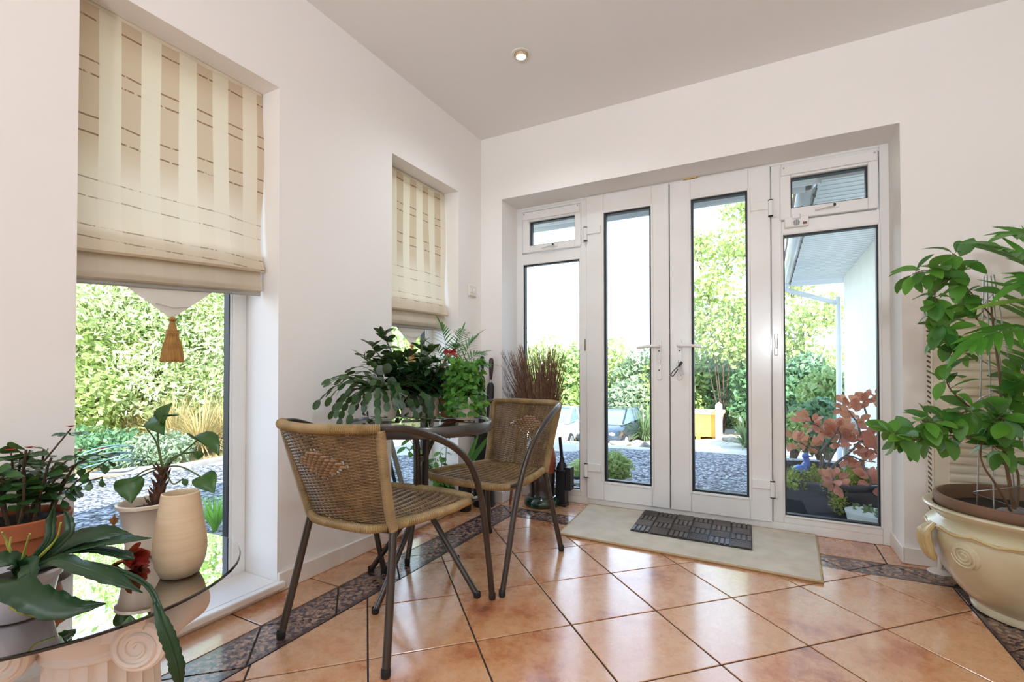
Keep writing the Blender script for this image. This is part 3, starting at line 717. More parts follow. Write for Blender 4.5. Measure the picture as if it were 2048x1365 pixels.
M_lining = mat('blind_lining', (225, 222, 212), .85)
def make_blind(label, y0, y1, zt, zl, zr, rows, rows_low, ystripe, sag):
    """fabric falls flat to a big rolled fold, a smaller fold shows below it, a lined point and tassel hang under"""
    t = thing('roman_blind', label, 'blind', (0, 0, 0)); xb = -.112
    zs = (zl+zr)/2; M = blindmat('blind_fabric', ystripe, rows, rows_low, zs+.28)
    bot = lambda u: zl+(zr-zl)*u                             # lower edge of the big fold
    def sheet(prof):
        def fn(u, v):
            j = v*(len(prof)-1); i = min(int(j), len(prof)-2); f = j-i
            x = prof[i][0]*(1-f)+prof[i+1][0]*f; z = prof[i][1]*(1-f)+prof[i+1][1]*f; wv = prof[i][2]*(1-f)+prof[i+1][2]*f
            zz = zt-(zt-bot(u))*z if z <= 1 else bot(u)-(z-1)
            yy = y0+(y1-y0)*u+.010*math.sin(z*5.2)*(2*u-1)*wv*(1 if u > .5 else .25)
            return (xb+x+.006*wv*math.sin(u*7+z*4)+.004*wv*math.sin(u*15-z*3), yy, zz)
        return fn
    front = [(0, 0, 0), (.002, .02, .1), (.004, .25, .5), (.006, .5, .8), (.008, .65, 1), (.012, .78, 1), (.020, .87, 1), (.034, .94, 1), (.044, .975, 1), (.046, .990, .8), (.036, 1.0, .6), (.012, .992, .4), (-.004, .975, .2)]
    mb = MB(); mb.grid(sheet(front), 30, 60); mb.build('fabric_panel', M, t)
    back = [(-.006, .90, .2), (.004, .95, .4), (.014, 1.0, .7), (.024, 1.035, .9), (.028, 1.062, .9), (.022, 1.078, .7), (.006, 1.084, .5), (-.008, 1.078, .3)]
    mb = MB(); mb.grid(sheet(back), 24, 28); mb.build('lower_fold', M, t)
    lin = [(-.010, .93, 0), (-.004, 1.05, .2), (.004, 1.085, .3), (.006, 1.094, .3), (.0, 1.10, .3), (-.012, 1.095, .2)]
    mb = MB(); mb.grid(sheet(lin), 20, 16); mb.build('lining_hem', mat('grey_lining', (176, 174, 166), .8), t)
    a = y0+(y1-y0)*.205; b_ = y0+(y1-y0)*.74; m_ = y0+(y1-y0)*.475; zb = bot(.44)-.205
    z1, z2 = bot(.215)-.07, bot(.68)-.07
    xs = xb-.004; mb = MB(); mb.prism([(a-.02*(b_-a), z1+.02*(z1-zb)), (m_, zb), (b_+.02*(b_-a), z2+.02*(z2-zb))], 0, xs-.0015, xs+.0015); mb.build('pelmet_point', M_lining, t, smooth=False)
    q = MB(); q.tube([(xs+.006, a+.35*(b_-a), z1-.075), (xs+.008, m_, z1-.085), (xs+.006, a+.7*(b_-a), z1-.075)], .0012, 5); q.build('seam', mat('seam_grey', (186, 180, 168), .8), t)
    q = MB(); c = (xs+.004, m_, zb)
    q.lathe([(0, .010), (.009, .004), (.012, -.004), (.009, -.010), (.009, -.014), (.013, -.028), (.015, -.040), (.019, -.046), (.022, -.054), (.021, -.062), (.017, -.066)], c, 20)
    ts = q.build('tassel', M_gold, t)
    for zz in (-.004, -.047, -.062):
        q = MB(); q.tube([(c[0]+.0175*math.cos(s), c[1]+.0175*math.sin(s), zb+zz*1.0+.002*math.sin(s*9)) for s in [2*PI*i/36 for i in range(36)]] if zz != -.004 else [(c[0]+.012*math.cos(s), c[1]+.012*math.sin(s), zb+zz) for s in [2*PI*i/24 for i in range(24)]], .0036, 6, closed=True); q.build('tassel_cord', M_gold, ts)
    q = MB()
    for i in range(46):
        s = 2*PI*i/46; r0, r1 = .014+.003*(i % 3 == 0), .033+.004*rng.random()
        q.tube([(c[0]+r0*math.cos(s), c[1]+r0*math.sin(s), zb-.062), (c[0]+(r0*.4+r1*.6)*math.cos(s), c[1]+(r0*.4+r1*.6)*math.sin(s), zb-.105), (c[0]+r1*math.cos(s+.1), c[1]+r1*math.sin(s+.1), zb-.158-.004*rng.random())], [.0028, .0034, .0034], 5)
    q.build('tassel_fringe', M_gold, ts)
    q = MB(); q.box(xb-.020, xb+.002, y0, y1, zt-.018, zt-.001); q.build('head_rail', mat('rail_cream', (220, 208, 184), .6), t, bevel=.002)
    return t
make_blind('cream striped roman blind with gold tassel, in the large near window', W1[0]+.004, W1[1]-.006, WT, 1.312, 1.357, [2.085, 1.945, 1.90, 1.76, 1.705], [1.56, 1.50, 1.405, 1.365], -2.2760, 1)
make_blind('cream striped roman blind in the far window beside the corner', W2[0]+.004, W2[1]-.010, WT-.006, 1.290, 1.300, [2.085, 1.945, 1.90, 1.76, 1.705], [1.56, 1.50, 1.405, 1.365], -.9000, 1)
# ------------------------------------------------------------------ indoor plants and the things standing about
M_soil = mat('potting_soil', (52, 38, 28), .95, col2=(36, 26, 20), ns=40, bs=.8, bscale=160, bd=.006)
M_stem = mat('brown_stem', (86, 66, 44), .7, col2=(62, 50, 34), ns=30)
M_gstem = mat('green_stem', (84, 104, 52), .5, col2=(66, 86, 44), ns=20)
M_terra = mat('terracotta_pot', (176, 98, 60), .75, col2=(150, 80, 48), ns=7, bs=.1, bscale=90)
M_cream = mat('cream_glaze', (222, 204, 184), .3, col2=(214, 194, 172), ns=3, coat=.35)
M_wpot = mat('white_pot_glaze', (232, 228, 222), .3, col2=(224, 218, 210), ns=3, coat=.4)
M_redfl = leafmat('red_petal', (196, 40, 34), (160, 26, 26), .45, .25)
LF_jade = leafmat('jade_leaf', (56, 96, 44), (32, 66, 32), .32, .18)
LF_dark = leafmat('dark_leaf', (36, 68, 34), (20, 44, 24), .26, .14, spec=.7)
LF_cact = leafmat('cactus_segment', (56, 88, 44), (30, 60, 32), .36, .16)
LF_bright = leafmat('bright_leaf', (92, 150, 52), (52, 108, 38), .42, .34)
LF_palm = leafmat('palm_leaf', (70, 132, 54), (40, 96, 44), .4, .3)
LF_epi = leafmat('epiphyllum_leaf', (36, 70, 34), (22, 50, 26), .34, .12)
LF_anth = leafmat('anthurium_leaf', (74, 112, 44), (50, 88, 40), .34, .22)
def rv(a=1.): return Vector(rng.uniform(-a, a, 3))
def pot(t, c, prof, m, soil_r, soil_z, name='pot'):
    MB().lathe(prof, c, 48).build(name, m, t)
    q = MB(); q.lathe([(0, soil_z+.004), (soil_r*.5, soil_z+.006), (soil_r, soil_z)], c, 28); q.build('soil', M_soil, t)
def wall_prof(r0, r1, h, lip=.006, th=.006, lh=.02):
    return [(0, 0), (r0*.9, 0), (r0, .004), (r0+(r1-r0)*.85, h-lh), (r1+lip*.4, h-lh+.002), (r1+lip, h-.004), (r1+lip*.6, h), (r1-th*.5, h-.001), (r1-th, h-.012), (r0-th, .02), (0, .015)]
# --- terracotta pot on the near table
c = Vector((.155, -2.475, GZ+.0005))
t = thing('potted_jade_plant', 'bushy small leaved succulent in a terracotta pot on the smoked glass table', 'plant', c)
MB().lathe([(0, 0), (.085, 0), (.108, .022), (.110, .028), (.103, .027), (.084, .009), (0, .008)], c, 48).build('saucer', mat('brown_saucer', (120, 92, 72), .4, col2=(92, 66, 50), ns=4, coat=.3), t)
c = c+Vector((0, 0, .010))
pot(t, c, [(0, 0), (.075, 0), (.094, .085), (.102, .087), (.108, .125), (.103, .128), (.096, .122), (.09, .09), (0, .09)], M_terra, .098, .112)
q = MB(); lf = MB(); fl = MB()
for i in range(19):
    a = i*2.4; r0 = .078*math.sqrt((i+.5)/19); b = c+Vector((r0*math.cos(a), r0*math.sin(a), .11))
    h = rng.uniform(.10, .20)*(1.05 if r0 < .05 else .85); out = rng.uniform(.01, .06)
    P = smooth_path([b, b+Vector((math.cos(a)*out*.3, math.sin(a)*out*.3, h*.5))+rv(.008), b+Vector((math.cos(a)*out, math.sin(a)*out, h))+rv(.01)], 5)
    q.tube(P, [.0040]*5+[.003]*len(P[5:]), 6)
    for j in range(13):
        f = .42+.58*(j+1)/13; p = P[min(len(P)-1, int(f*(len(P)-1)))]
        a2 = j*2.4+i; d = Vector((math.cos(a2), math.sin(a2), .12+.3*(f > .93)))
        s = rng.uniform(.032, .045)
        lf.leaf(p, d, Vector((0, 0, 1))+d*-.5+rv(.5), s, s*.74, 'obov', .15, .15, twist=rng.uniform(-.7, .7))
fls = []
for i, px in enumerate(((142, 858), (205, 902), (160, 905), (60, 900), (22, 905))):
    p = W(px[0], px[1], depth(c)+rng.uniform(-.03, .04))
    q.tube([c+Vector((.02, .02, .12)), (c+p)/2+Vector((0, 0, .09)), p], [.003, .0026, .0018], 5)
    for k in range(8): lf.leaf(p-Vector((0, 0, .012)), Vector((math.cos(k*.9), math.sin(k*.9), .1)), (0, 0, 1), .036, .027, 'obov', .2, .15, twist=rng.uniform(-.4, .4))
    fl = MB(); fls.append(fl)
    for k in range(6): fl.leaf(p+Vector((0, 0, .004)), Vector((math.cos(k*1.05), math.sin(k*1.05), .5)), (0, 0, 1), .012, .012, 'round', .2, .2)
for P in ([(130, 985), (170, 950), (215, 922)], [(125, 1000), (165, 968), (205, 955)]):       # long side twigs
    pts = [W(u, v, depth(c)+.02) for u, v in P]; q.tube(smooth_path(pts, 5), .0018, 5)
    for k in range(11):
        f = k/10; i = min(len(pts)-2, int(f*(len(pts)-1))); p = pts[i].lerp(pts[i+1], f*(len(pts)-1)-i)
        lf.leaf(p, rv(1)+Vector((.5, .3, -.3)), (0, 0, 1), .026, .019, 'obov', .2, .2)
q.build('stems', M_stem, t); lf.build('foliage', LF_jade, t); [f.build('flower', M_redfl, t) for f in fls]
# --- cream pot with heart leaved plant
c = Vector((.303, -2.252, GZ+.0005)); D0 = depth(c)
t = thing('potted_anthurium', 'heart leaved plant with a rough brown stem in a cream pot, behind the tall vase', 'plant', c)
pot(t, c, [(0, 0), (.046, 0), (.049, .004), (.050, .02), (.049, .024), (.054, .07), (.063, .125), (.070, .131), (.071, .139), (.066, .141), (.060, .134), (.052, .08), (0, .08)], M_cream, .057, .118)
q = MB(); top = W(326, 935, D0); b = c+Vector((.008, .008, .11)); P = smooth_path([b, b.lerp(top, .5)+Vector((.004, .004, 0)), top], 8)
q.tube(P, [.0135-.0055*i/len(P) for i in range(len(P))], 10)
for i in range(46):
    f = i/46; p = P[int(f*(len(P)-1))]; a = i*2.4; d = Vector((math.cos(a), math.sin(a), .7)); q.tube([p+d*.006, p+d*.016+Vector((0, 0, .004)), p+d*.022+Vector((0, 0, .012))], [.0045, .003, .0008], 5)
q.build('trunk', mat('fibrous_trunk', (92, 58, 40), .85, col2=(60, 38, 28), ns=60, bs=.6, bscale=200), t)
def petiole(P, r=.0022):
    q = MB(); P = [W(u, v, D0+dz) for u, v, dz in P]; P[0] = top+rv(.004); q.tube(smooth_path(P, 6), r, 6); return q.build('petiole', M_gstem, t), P[-1]
def aleaf(tip, P, ln, wd, n, dr=.2, fold=.35, shape='heart'):
    pe, e = petiole(P); d = W(tip[0], tip[1], D0+tip[2])-e
    MB().leaf(e, d, n, ln, wd, shape, dr, fold).build('leaf', LF_anth, pe, solid=.0006)
tocam = (CAM-c).normalized(); side = Vector((tocam.y, -tocam.x, 0))
aleaf((342, 805, -.01), [(326, 935, 0), (315, 870, 0), (322, 836, 0)], .055, .045, tocam+Vector((0, 0, .6)), .1, .3)
aleaf((358, 828, 0), [(326, 935, 0), (316, 868, .004), (324, 836, .004)], .050, .030, Vector((0, 0, 1)), .1, .4, 'oval')
aleaf((333, 868, -.03), [(326, 935, 0), (312, 885, 0), (292, 856, 0)], .075, .085, Vector((0, 0, 1))+tocam*.5, .1, .75)
aleaf((440, 906, -.02), [(326, 935, 0), (360, 910, 0), (394, 882, 0)], .088, .080, Vector((.25, .15, 1)), .12, .65)
aleaf((395, 920, -.02), [(326, 935, 0), (352, 912, .01), (398, 903, .01)], .035, .026, tocam+Vector((0, 0, .2)), .1, .3, 'oval')
aleaf((430, 988, -.04), [(326, 935, 0), (362, 934, 0), (408, 958, -.01)], .060, .060, tocam+Vector((0, 0, .5))+side*.3, .1, .3)
aleaf((262, 1000, -.05), [(326, 935, 0), (290, 942, 0), (258, 966, -.03)], .060, .066, tocam+Vector((0, 0, .5)), .1, .3)
aleaf((246, 985, .0), [(326, 935, 0), (300, 945, 0), (250, 968, -.0)], .042, .044, tocam+Vector((0, 0, .8)), .1, .3)
aleaf((376, 975, .0), [(326, 935, 0), (345, 968, 0), (366, 958, 0)], .022, .016, tocam, .1, .3, 'oval')
# --- tall cream vase
c = Vector((.544, -2.291, GZ+.0005))
q = MB(); q.lathe([(0, 0), (.034, 0), (.042, .005), (.052, .028), (.0575, .06), (.0565, .085), (.051, .125), (.0455, .165), (.041, .196), (.040, .202), (.0375, .203), (.036, .197), (.040, .165), (.051, .07), (.045, .02), (0, .012)], c, 64)
o = q.build('tall_vase', mat('ribbed_cream_vase', (204, 182, 150), .5, col2=(196, 172, 140), ns=4, scale=(1, 1, 30), bs=.25, bscale=22, bd=.0015, coat=.1), None, org=c); tag(o, 'tall tapering beige vase at the front edge of the smoked glass table', 'vase')
# --- white pot with leaf cactus, front left
c = Vector((.462, -2.556, GZ+.0005)); D0 = depth(c)
t = thing('potted_leaf_cactus', 'trailing leaf cactus with notched leaves in a white pot, front of the smoked glass table', 'plant', c)
pot(t, c, wall_prof(.048, .064, .092), mat('lilac_white_pot', (206, 200, 204), .35, col2=(196, 190, 194), ns=3, coat=.3), .057, .078)
b = c+Vector((0, 0, .08))
def estem(P, wd, jag=9, n=None, name='leaf_stem', w0=.25):
    """flat notched stem through the given points"""
    pts = smooth_path([Vector(p) for p in P], 8); k = len(pts); q = MB(); n = Vector(n or (0, 0, 1)); vs = []
    for i, p in enumerate(pts):
        d = (pts[min(i+1, k-1)]-pts[max(i-1, 0)]).normalized(); s = d.cross(n).normalized(); nn = s.cross(d); f = i/(k-1)
        e = (w0+(1-w0)*min(1, f*4))*min(1, (1-f)*3.5)+.04; z = 1-.22*((i*jag/k) % 1)
        h = wd/2*e*z; vs += [p-s*h+nn*h*.18, p-s*h*.2+nn*0, p+nn*.0015, p+s*h*.2, p+s*h+nn*h*.18]
    fs = [(i*5+j, i*5+j+1, i*5+j+6, i*5+j+5) for i in range(k-1) for j in range(4)]
    q.add(vs, fs); return q.build(name, LF_epi, t, solid=.0018)
X = lambda u, v, dz=0.: W(u, v, D0+dz)
estem([b, X(90, 1112, .03), X(150, 1080, .05), X(215, 1068, .06), X(268, 1072, .08)], .048, 8, Vector((0, 0, 1))+tocam*.9)
estem([X(120, 1108, .03), X(180, 1092, .04), X(240, 1082, .04), X(302, 1077, .05)], .03, 10, Vector((0, 0, 1))+tocam*.5)
estem([X(140, 1105, .04), X(190, 1100, .05), X(250, 1112, .05), X(268, 1120, .05)], .026, 7, Vector((0, 0, 1))+tocam*.5)
estem([b+Vector((.02, 0, 0)), X(20, 1165, -.08), X(60, 1195, -.10), X(130, 1218, -.09), X(212, 1208, -.06)], .056, 8, Vector((0, 0, 1))+tocam*1.2)
estem([b, X(30, 1120, -.02), X(-20, 1130, -.05), X(-60, 1160, -.06)], .04, 7, Vector((0, 0, 1))+tocam)
estem([b, X(60, 1125, -.02), X(55, 1160, -.07), X(48, 1190, -.08)], .03, 6, tocam)
estem([b, X(110, 1122, -.03), X(165, 1138, -.06), X(230, 1160, -.07), X(285, 1186, -.08)], .032, 9, Vector((0, 0, 1))+tocam)
estem([b, X(150, 1128, -.02), X(230, 1140, -.05), X(292, 1170, -.07), X(318, 1215, -.09), X(333, 1270, -.10), X(352, 1320, -.10)], .010, 14, tocam)
estem([X(310, 1205, -.09), X(328, 1255, -.10), X(345, 1300, -.10), X(356, 1345, -.10), X(362, 1400, -.09)], .026, 12, tocam)
estem([b, X(95, 1085, .02), X(102, 1045, .03), X(108, 1012, .03)], .018, 6, tocam)
estem([b, X(130, 1075, .02), X(138, 1045, .03), X(128, 1020, .03)], .018, 6, tocam)
for P in ([b, X(108, 1085, .01), X(122, 1046, .0)], [b, X(20, 1105, -.02), X(22, 1075, -.02)], [b, X(50, 1100, -.02), X(60, 1068, -.03)], [b, X(12, 1080, -.02), X(4, 1065, -.03)], [X(20, 1215, -.08), X(45, 1228, -.08), X(70, 1235, -.06), X(110, 1240, -.05)]):
    q = MB(); q.tube(smooth_path(P, 5), [.0032]*5+[.0018]*(len(P)*5-9), 6); q.build('young_shoot', mat('yellow_shoot', (160, 158, 66), .5, col2=(130, 140, 56), ns=20), t)
# --- red seed head lying on the glass
c = on(264, 1136, 2, GZ+.0005)
t = thing('wilted_flower', 'wilted red and orange cactus flower lying on the smoked glass beside the vase', 'flower', c)
q = MB(); ax = (Vector((RGT.x, RGT.y, 0))*.9+Vector((0, 0, .25))).normalized(); cc = c+Vector((0, 0, .020))
for i in range(16):
    a = 2*PI*i/16; _, s1, s2 = frame_of(ax); o = s1*math.cos(a)+s2*math.sin(a)
    q.leaf(cc-ax*.018+o*.006, ax*1.2+o*.55, o, .048, .025, 'obov', -.3+.5*rng.random(), .4)
q.build('red_petals', leafmat('deep_red', (176, 44, 30), (120, 28, 22), .5, .2), t)
q = MB()
for i in range(7):
    o = rv(1); o.z = abs(o.z)*.6; q.leaf(cc-ax*.012, -ax*1.5+o*.35, Vector((0, 0, 1)), .062, .028, 'lance', .25, .4)
q.build('orange_petals', leafmat('faded_orange', (190, 118, 54), (150, 84, 40), .6, .2), t)
q = MB(); q.ball(cc-ax*.006, .014, 10); q.build('seed_pod', mat('pod_red', (130, 40, 30), .5), t)
# --- dry leaf on a twig between the pots
q = MB(); p = W(228, 1038, 1.66)
q.leaf(p, Vector((.2, -.1, -.8)), tocam, .028, .03, 'ivy', .1, .5); q.leaf(p, Vector((0, .1, .9)), tocam, .016, .012, 'ivy', .2, .4); q.tube([W(292, 1008, 1.72), W(262, 1022, 1.70), p+Vector((0, 0, -.006)), W(222, 1064, 1.63), on(215, 1100, 2, GZ+.001)], .0011, 5)
o = q.build('dry_leaf', leafmat('rust_leaf', (150, 78, 34), (110, 54, 26), .7, .15), None, org=on(215, 1100, 2, GZ)); tag(o, 'rust brown dry leaf on a thin twig left of the cream pot', 'leaf')

# ------------------------------------------------------------------ plants on the bistro table
def white_pot(t, c, r0, r1, h): pot(t, c, wall_prof(r0, r1, h, .004), M_wpot, r1-.008, h-.012)
def segchain(q, p, d, n, ln, wd, g=.22, jit=.2):
    p = Vector(p); d = Vector(d).normalized()
    for i in range(n):
        nn = Vector((0, 0, 1)) if abs(d.z) < .8 else tocam2
        q.leaf(p, d, (nn+rv(.5)).normalized(), ln, wd, 'seg', .05, .1); p = p+d*ln*.93
        d = (d+Vector((0, 0, -g))+rv(jit)).normalized()
TT = TZ+.0015
c = Vector((.325, -1.352, TT)); tocam2 = (CAM-c).normalized()
t = thing('holiday_cactus', 'trailing flat jointed cactus in a white pot, leftmost on the round table', 'plant', c)
white_pot(t, c, .058, .074, .13)
q = MB()
for i in range(64):
    a = 2*PI*i/64+rng.uniform(-.1, .1); lat = Vector((math.cos(a), math.sin(a), 0)); k = lat.dot(-RGT)
    up = rng.uniform(.15, 1.1); nseg = int(rng.integers(5, 8))
    segchain(q, c+lat*.045+Vector((0, 0, .125)), lat+Vector((0, 0, up)), nseg, rng.uniform(.034, .046), rng.uniform(.022, .030), .42 if up < .8 else .30, .22)
for i, (u, v) in enumerate(((700, 745), (690, 760), (672, 772), (715, 735), (735, 720), (745, 735), (728, 760))):
    p0 = c+Vector((0, 0, .15)); p1 = W(u, v, depth(c)+rng.uniform(-.05, .05)); d = p1-p0
    segchain(q, p0, d*.6+Vector((0, 0, .07)), 7, d.length/4.2, .028, .30, .1)
q.build('jointed_stems', LF_cact, t)
fl = MB()
for u, v in ((735, 722), (742, 726), (728, 730)): 
    p = W(u, v, depth(c)-.02)
    for k in range(6): fl.leaf(p, Vector((math.cos(k), math.sin(k), .4)), (0, 0, 1), .016, .009, 'oval', .3, .2)
fl.build('faded_flowers', leafmat('dull_red', (128, 52, 46), (96, 40, 36), .5, .2), t)
c = Vector((.395, -1.235, TT))
t = thing('upright_succulent', 'upright plant with thick oval leaves rising behind the jointed cactus on the round table', 'plant', c)
white_pot(t, c, .048, .060, .11)
q = MB(); st_ = MB()
for u, v, nl in ((768, 672, 22), (745, 695, 14), (790, 720, 16), (815, 715, 16), (765, 735, 12), (835, 745, 14), (722, 712, 8), (850, 735, 16), (805, 770, 14), (858, 705, 16), (870, 745, 16), (845, 690, 9)):
    e = W(u, v, depth(c)+rng.uniform(-.06, .06)); P = smooth_path([c+Vector((0, 0, .10)), (c+e)/2+Vector((0, 0, .05)), e], 5); st_.tube(P, [.0045]*4+[.0035]*(len(P)-4), 6)
    nl = int(nl*1.7)
    for k in range(nl):
        f = .40+.60*k/nl; p = P[min(len(P)-1, int(f*len(P)))]; a = k*2.4
        q.leaf(p, Vector((math.cos(a), math.sin(a), .15+.9*(f > .85))), Vector((0, 0, 1))+rv(.7), rng.uniform(.050, .070), rng.uniform(.026, .035), 'oval', .25, .2, twist=rng.uniform(-.9, .9))
for u, v in ((762, 742), (772, 738), (760, 765), (782, 765), (745, 760)):                      # paler round leaves facing the room
    e = W(u, v, depth(c)-.10); q.leaf(e-tocam2*.0-Vector((0, 0, .02)), Vector((rng.uniform(-.3, .3), 0, 1)), tocam2, .045, .040, 'round', .1, .1)
st_.build('stems', M_gstem, t); q.build('foliage', LF_dark, t)
c = Vector((.452, -1.19, TT))
t = thing('kalanchoe', 'dark leaved plant with small red flowers in the middle white pot, round table', 'plant', c)
white_pot(t, c, .048, .062, .105)
q = MB(); fl = MB(); st_ = MB()
for i in range(40):
    a = 2.4*i; r = .03+.085*rng.random(); e = c+Vector((r*math.cos(a), r*math.sin(a), rng.uniform(.12, .24)))
    P = smooth_path([c+Vector((0, 0, .095)), c.lerp(e, .5)+Vector((0, 0, .06)), e], 4); st_.tube(P, .003, 5)
    for k in range(7):
        f = .4+.6*k/6; p = P[min(len(P)-1, int(f*len(P)))]; b_ = k*2.4+i
        q.leaf(p, Vector((math.cos(b_), math.sin(b_), .1-.5*(i % 3 == 0))), Vector((math.cos(b_)*.5, math.sin(b_)*.5, 1))+rv(.5), rng.uniform(.038, .056), rng.uniform(.028, .038), 'oval', .35, .2, twist=rng.uniform(-.7, .7))
for i in range(22):
    a = 2.4*i; segchain(q, c+Vector((.05*math.cos(a), .05*math.sin(a), .11)), Vector((math.cos(a), math.sin(a), .1)), 4, .038, .026, .5, .2)
fls = []
for u, v in ((892, 774), (933, 773)):
    p = W(u, v, depth(c)-.08); fl = MB(); fls.append(fl)
    for k in range(14): fl.leaf(p+rv(.007), Vector((math.cos(k*.9), math.sin(k*.9), .4))+tocam2*.5, tocam2, .012, .009, 'round', .2, .2)
st_.build('stems', M_gstem, t); q.build('foliage', LF_dark, t); [f.build('flower', M_redfl, t) for f in fls]
# palm in a handled basket at the back
c = Vector((.545, -1.13, TT))
t = thing('parlour_palm', 'small feathery palm in a wicker basket at the back of the round table', 'plant', c)
q = MB(); q.lathe([(0, 0), (.052, 0)]+[(.052+.018*i/12+.0016*(1 if i % 2 else -1), .09*i/12) for i in range(13)]+[(.066, .09), (.06, .08), (0, .075)], c, 40); bk_ = q.build('basket', mat('basket_cane', (150, 98, 60), .6, col2=(120, 76, 44), ns=40, bs=.4, bscale=120), t)
hd = [c+RGT*(.066*math.cos(s))*1.0+Vector((0, 0, .085+.205*math.sin(s))) for s in [PI*i/24 for i in range(25)]]
for i, k in enumerate(hd): hd[i] = k
q = MB(); q.tube(hd, .006, 8); q.tube([p+Vector((0, 0, .004))+RGT*.003*math.sin(i*2.) for i, p in enumerate(hd)], .004, 6); q.build('handle', mat('reddish_cane', (168, 96, 58), .45, col2=(140, 74, 44), ns=30), bk_)
q = MB(); p = c+RGT*-.012+Vector((0, 0, .298))
for a in (-1, 1):
    q.leaf(p, RGT*a+Vector((0, 0, .35)), Vector((0, 0, 1))-RGT*a*.3, .036, .030, 'obov', -.2, .5); q.leaf(p, RGT*a*.9+Vector((0, 0, .02))+tocam2*.3, tocam2, .030, .024, 'obov', .2, .5)
q.ball(p+Vector((0, 0, .004)), .009, 10)
q.build('red_bow', mat('red_ribbon', (150, 34, 28), .45), bk_)
def frond(P, n, ln, wd, m, t, droop=.35, nrm=(0, 0, 1), r=.0022, ang=.75, name='frond', shape='blade'):
    P = smooth_path(P, 8); k = len(P); q = MB(); q.tube(P, [r*(1-.7*i/k) for i in range(k)], 6); nrm = Vector(nrm).normalized()
    for i in range(n):
        f = .22+.78*(i+.5)/n; j = min(k-2, int(f*(k-1))); p = P[j].lerp(P[j+1], f*(k-1)-j); d = (P[j+1]-P[j]).normalized(); s = d.cross(nrm).normalized()
        l = ln*(math.sin(PI*min(1, .25+.7*f))**.7)*rng.uniform(.88, 1.08)
        for sg in (-1, 1): q.leaf(p, d*ang+s*sg*(1.25-ang*.6*f)+Vector((0, 0, .12))+rv(.07), nrm, l, wd, shape, droop, .25)
    q.leaf(P[-1], P[-1]-P[-2], nrm, ln*.7, wd, shape, droop, .2)
    return q.build(name, m, t)
tp = c+Vector((0, 0, .085))
for e, dz in (((880, 648), 0), ((912, 690), .06), ((955, 672), -.02), ((968, 705), .05), ((950, 745), -.06), ((862, 690), .05), ((925, 660), .08), ((895, 720), -.05), ((978, 730), .0), ((850, 720), -.02)):
    z = W(e[0], e[1], depth(c)+dz); m_ = tp.lerp(z, .55)+Vector((0, 0, .06))
    frond([tp, m_, z], 13, .075, .0085, LF_palm, t, .25, Vector((0, 0, 1))+tocam2*.4, .0018, .8)
# bright ferny plant on the right
c = Vector((.655, -1.195, TT))
t = thing('bright_trailing_plant', 'bright green scalloped plant spilling over a white pot at the right of the round table', 'plant', c)
white_pot(t, c, .042, .055, .10)
q = MB()
for i in range(80):
    a = 2.4*i; lat = Vector((math.cos(a), math.sin(a), 0)); rise = rng.uniform(.05, .15); rr = rng.uniform(.04, .085); dn = rng.uniform(-.04, .12)
    P = smooth_path([c+Vector((0, 0, .09)), c+lat*rr*.6+Vector((0, 0, .10+rise)), c+lat*rr+Vector((0, 0, .10+rise-dn*.4)), c+lat*(rr+.012)+Vector((0, 0, max(.03, .10+rise-.13*(dn > .03)-dn*.4)))], 4)
    for k, p in enumerate(P):
        if k < 3: continue
        for m_ in range(2):
            b_ = k*2.4+m_*PI+i; q.leaf(p, Vector((math.cos(b_), math.sin(b_), -.3))+rv(.4), lat+Vector((0, 0, .5))+rv(.5), rng.uniform(.018, .027), rng.uniform(.018, .027), 'round', .2, .15)
q.build('foliage', LF_bright, t)
# ivy runners lying on the glass
c = TC+Vector((0, 0, TT))
t = thing('ivy_runner', 'thin ivy runners trailing over the front of the round table top', 'plant', Vector((.55, -1.45, TT)))
q = MB(); lf = MB()
for P in ([(720, 833), (760, 836), (800, 832), (840, 838), (880, 838)], [(800, 842), (850, 834), (905, 838), (950, 826)], [(870, 830), (915, 822), (960, 828)], [(735, 842), (770, 828), (815, 838)]):
    pts = [on(u, v, 2, TT+.006+.010*(i % 2)) for i, (u, v) in enumerate(P)]
    pts = [p if (p-c).to_2d().length < TR-.03 else c+(p-c)*((TR-.03)/(p-c).to_2d().length)+Vector((0, 0, .006)) for p in pts]
    S_ = smooth_path(pts, 6); q.tube(S_, .0013, 5)
    for k, p in enumerate(S_):
        if k % 2 == 0: lf.leaf(p, rv(1)+Vector((0, 0, .6)), Vector((0, 0, 1))+rv(.4), rng.uniform(.018, .030), rng.uniform(.018, .026), 'ivy', .2, .2)
q.build('runners', M_stem, t); lf.build('foliage', leafmat('ivy_leaf', (62, 104, 58), (40, 76, 46), .35, .2), t)

# ------------------------------------------------------------------ the corner behind the chairs
c = Vector((.445, .085, 0))
t = thing('twig_vase', 'dark vase with clay neck and green glazed foot holding a sheaf of dry brown twigs', 'vase', c)
MB().lathe([(0, 0), (.118, 0), (.124, .012), (.122, .040), (.108, .060), (.094, .068), (0, .068)], c, 48).build('green_foot', mat('green_glaze', (22, 62, 44), .12, col2=(16, 46, 36), ns=4, coat=.8), t)
MB().lathe([(0, .066), (.092, .066), (.084, .085), (.086, .12), (.093, .18), (.094, .225), (.088, .232), (0, .232)], c, 48).build('vase_body', mat('dark_brown_glaze', (44, 28, 20), .3, col2=(30, 20, 16), ns=5, coat=.5), t)
MB().lathe([(.090, .228), (.098, .27), (.099, .32), (.088, .38), (.075, .42), (.078, .432), (.07, .432), (.068, .40), (0, .38)], c, 48).build('clay_neck', mat('red_clay', (158, 78, 50), .6, col2=(130, 62, 40), ns=9), t)
def inside(p):
    p.y = min(p.y, DD-.05 if p.x > DL+.03 else -.012); return p
q = MB()
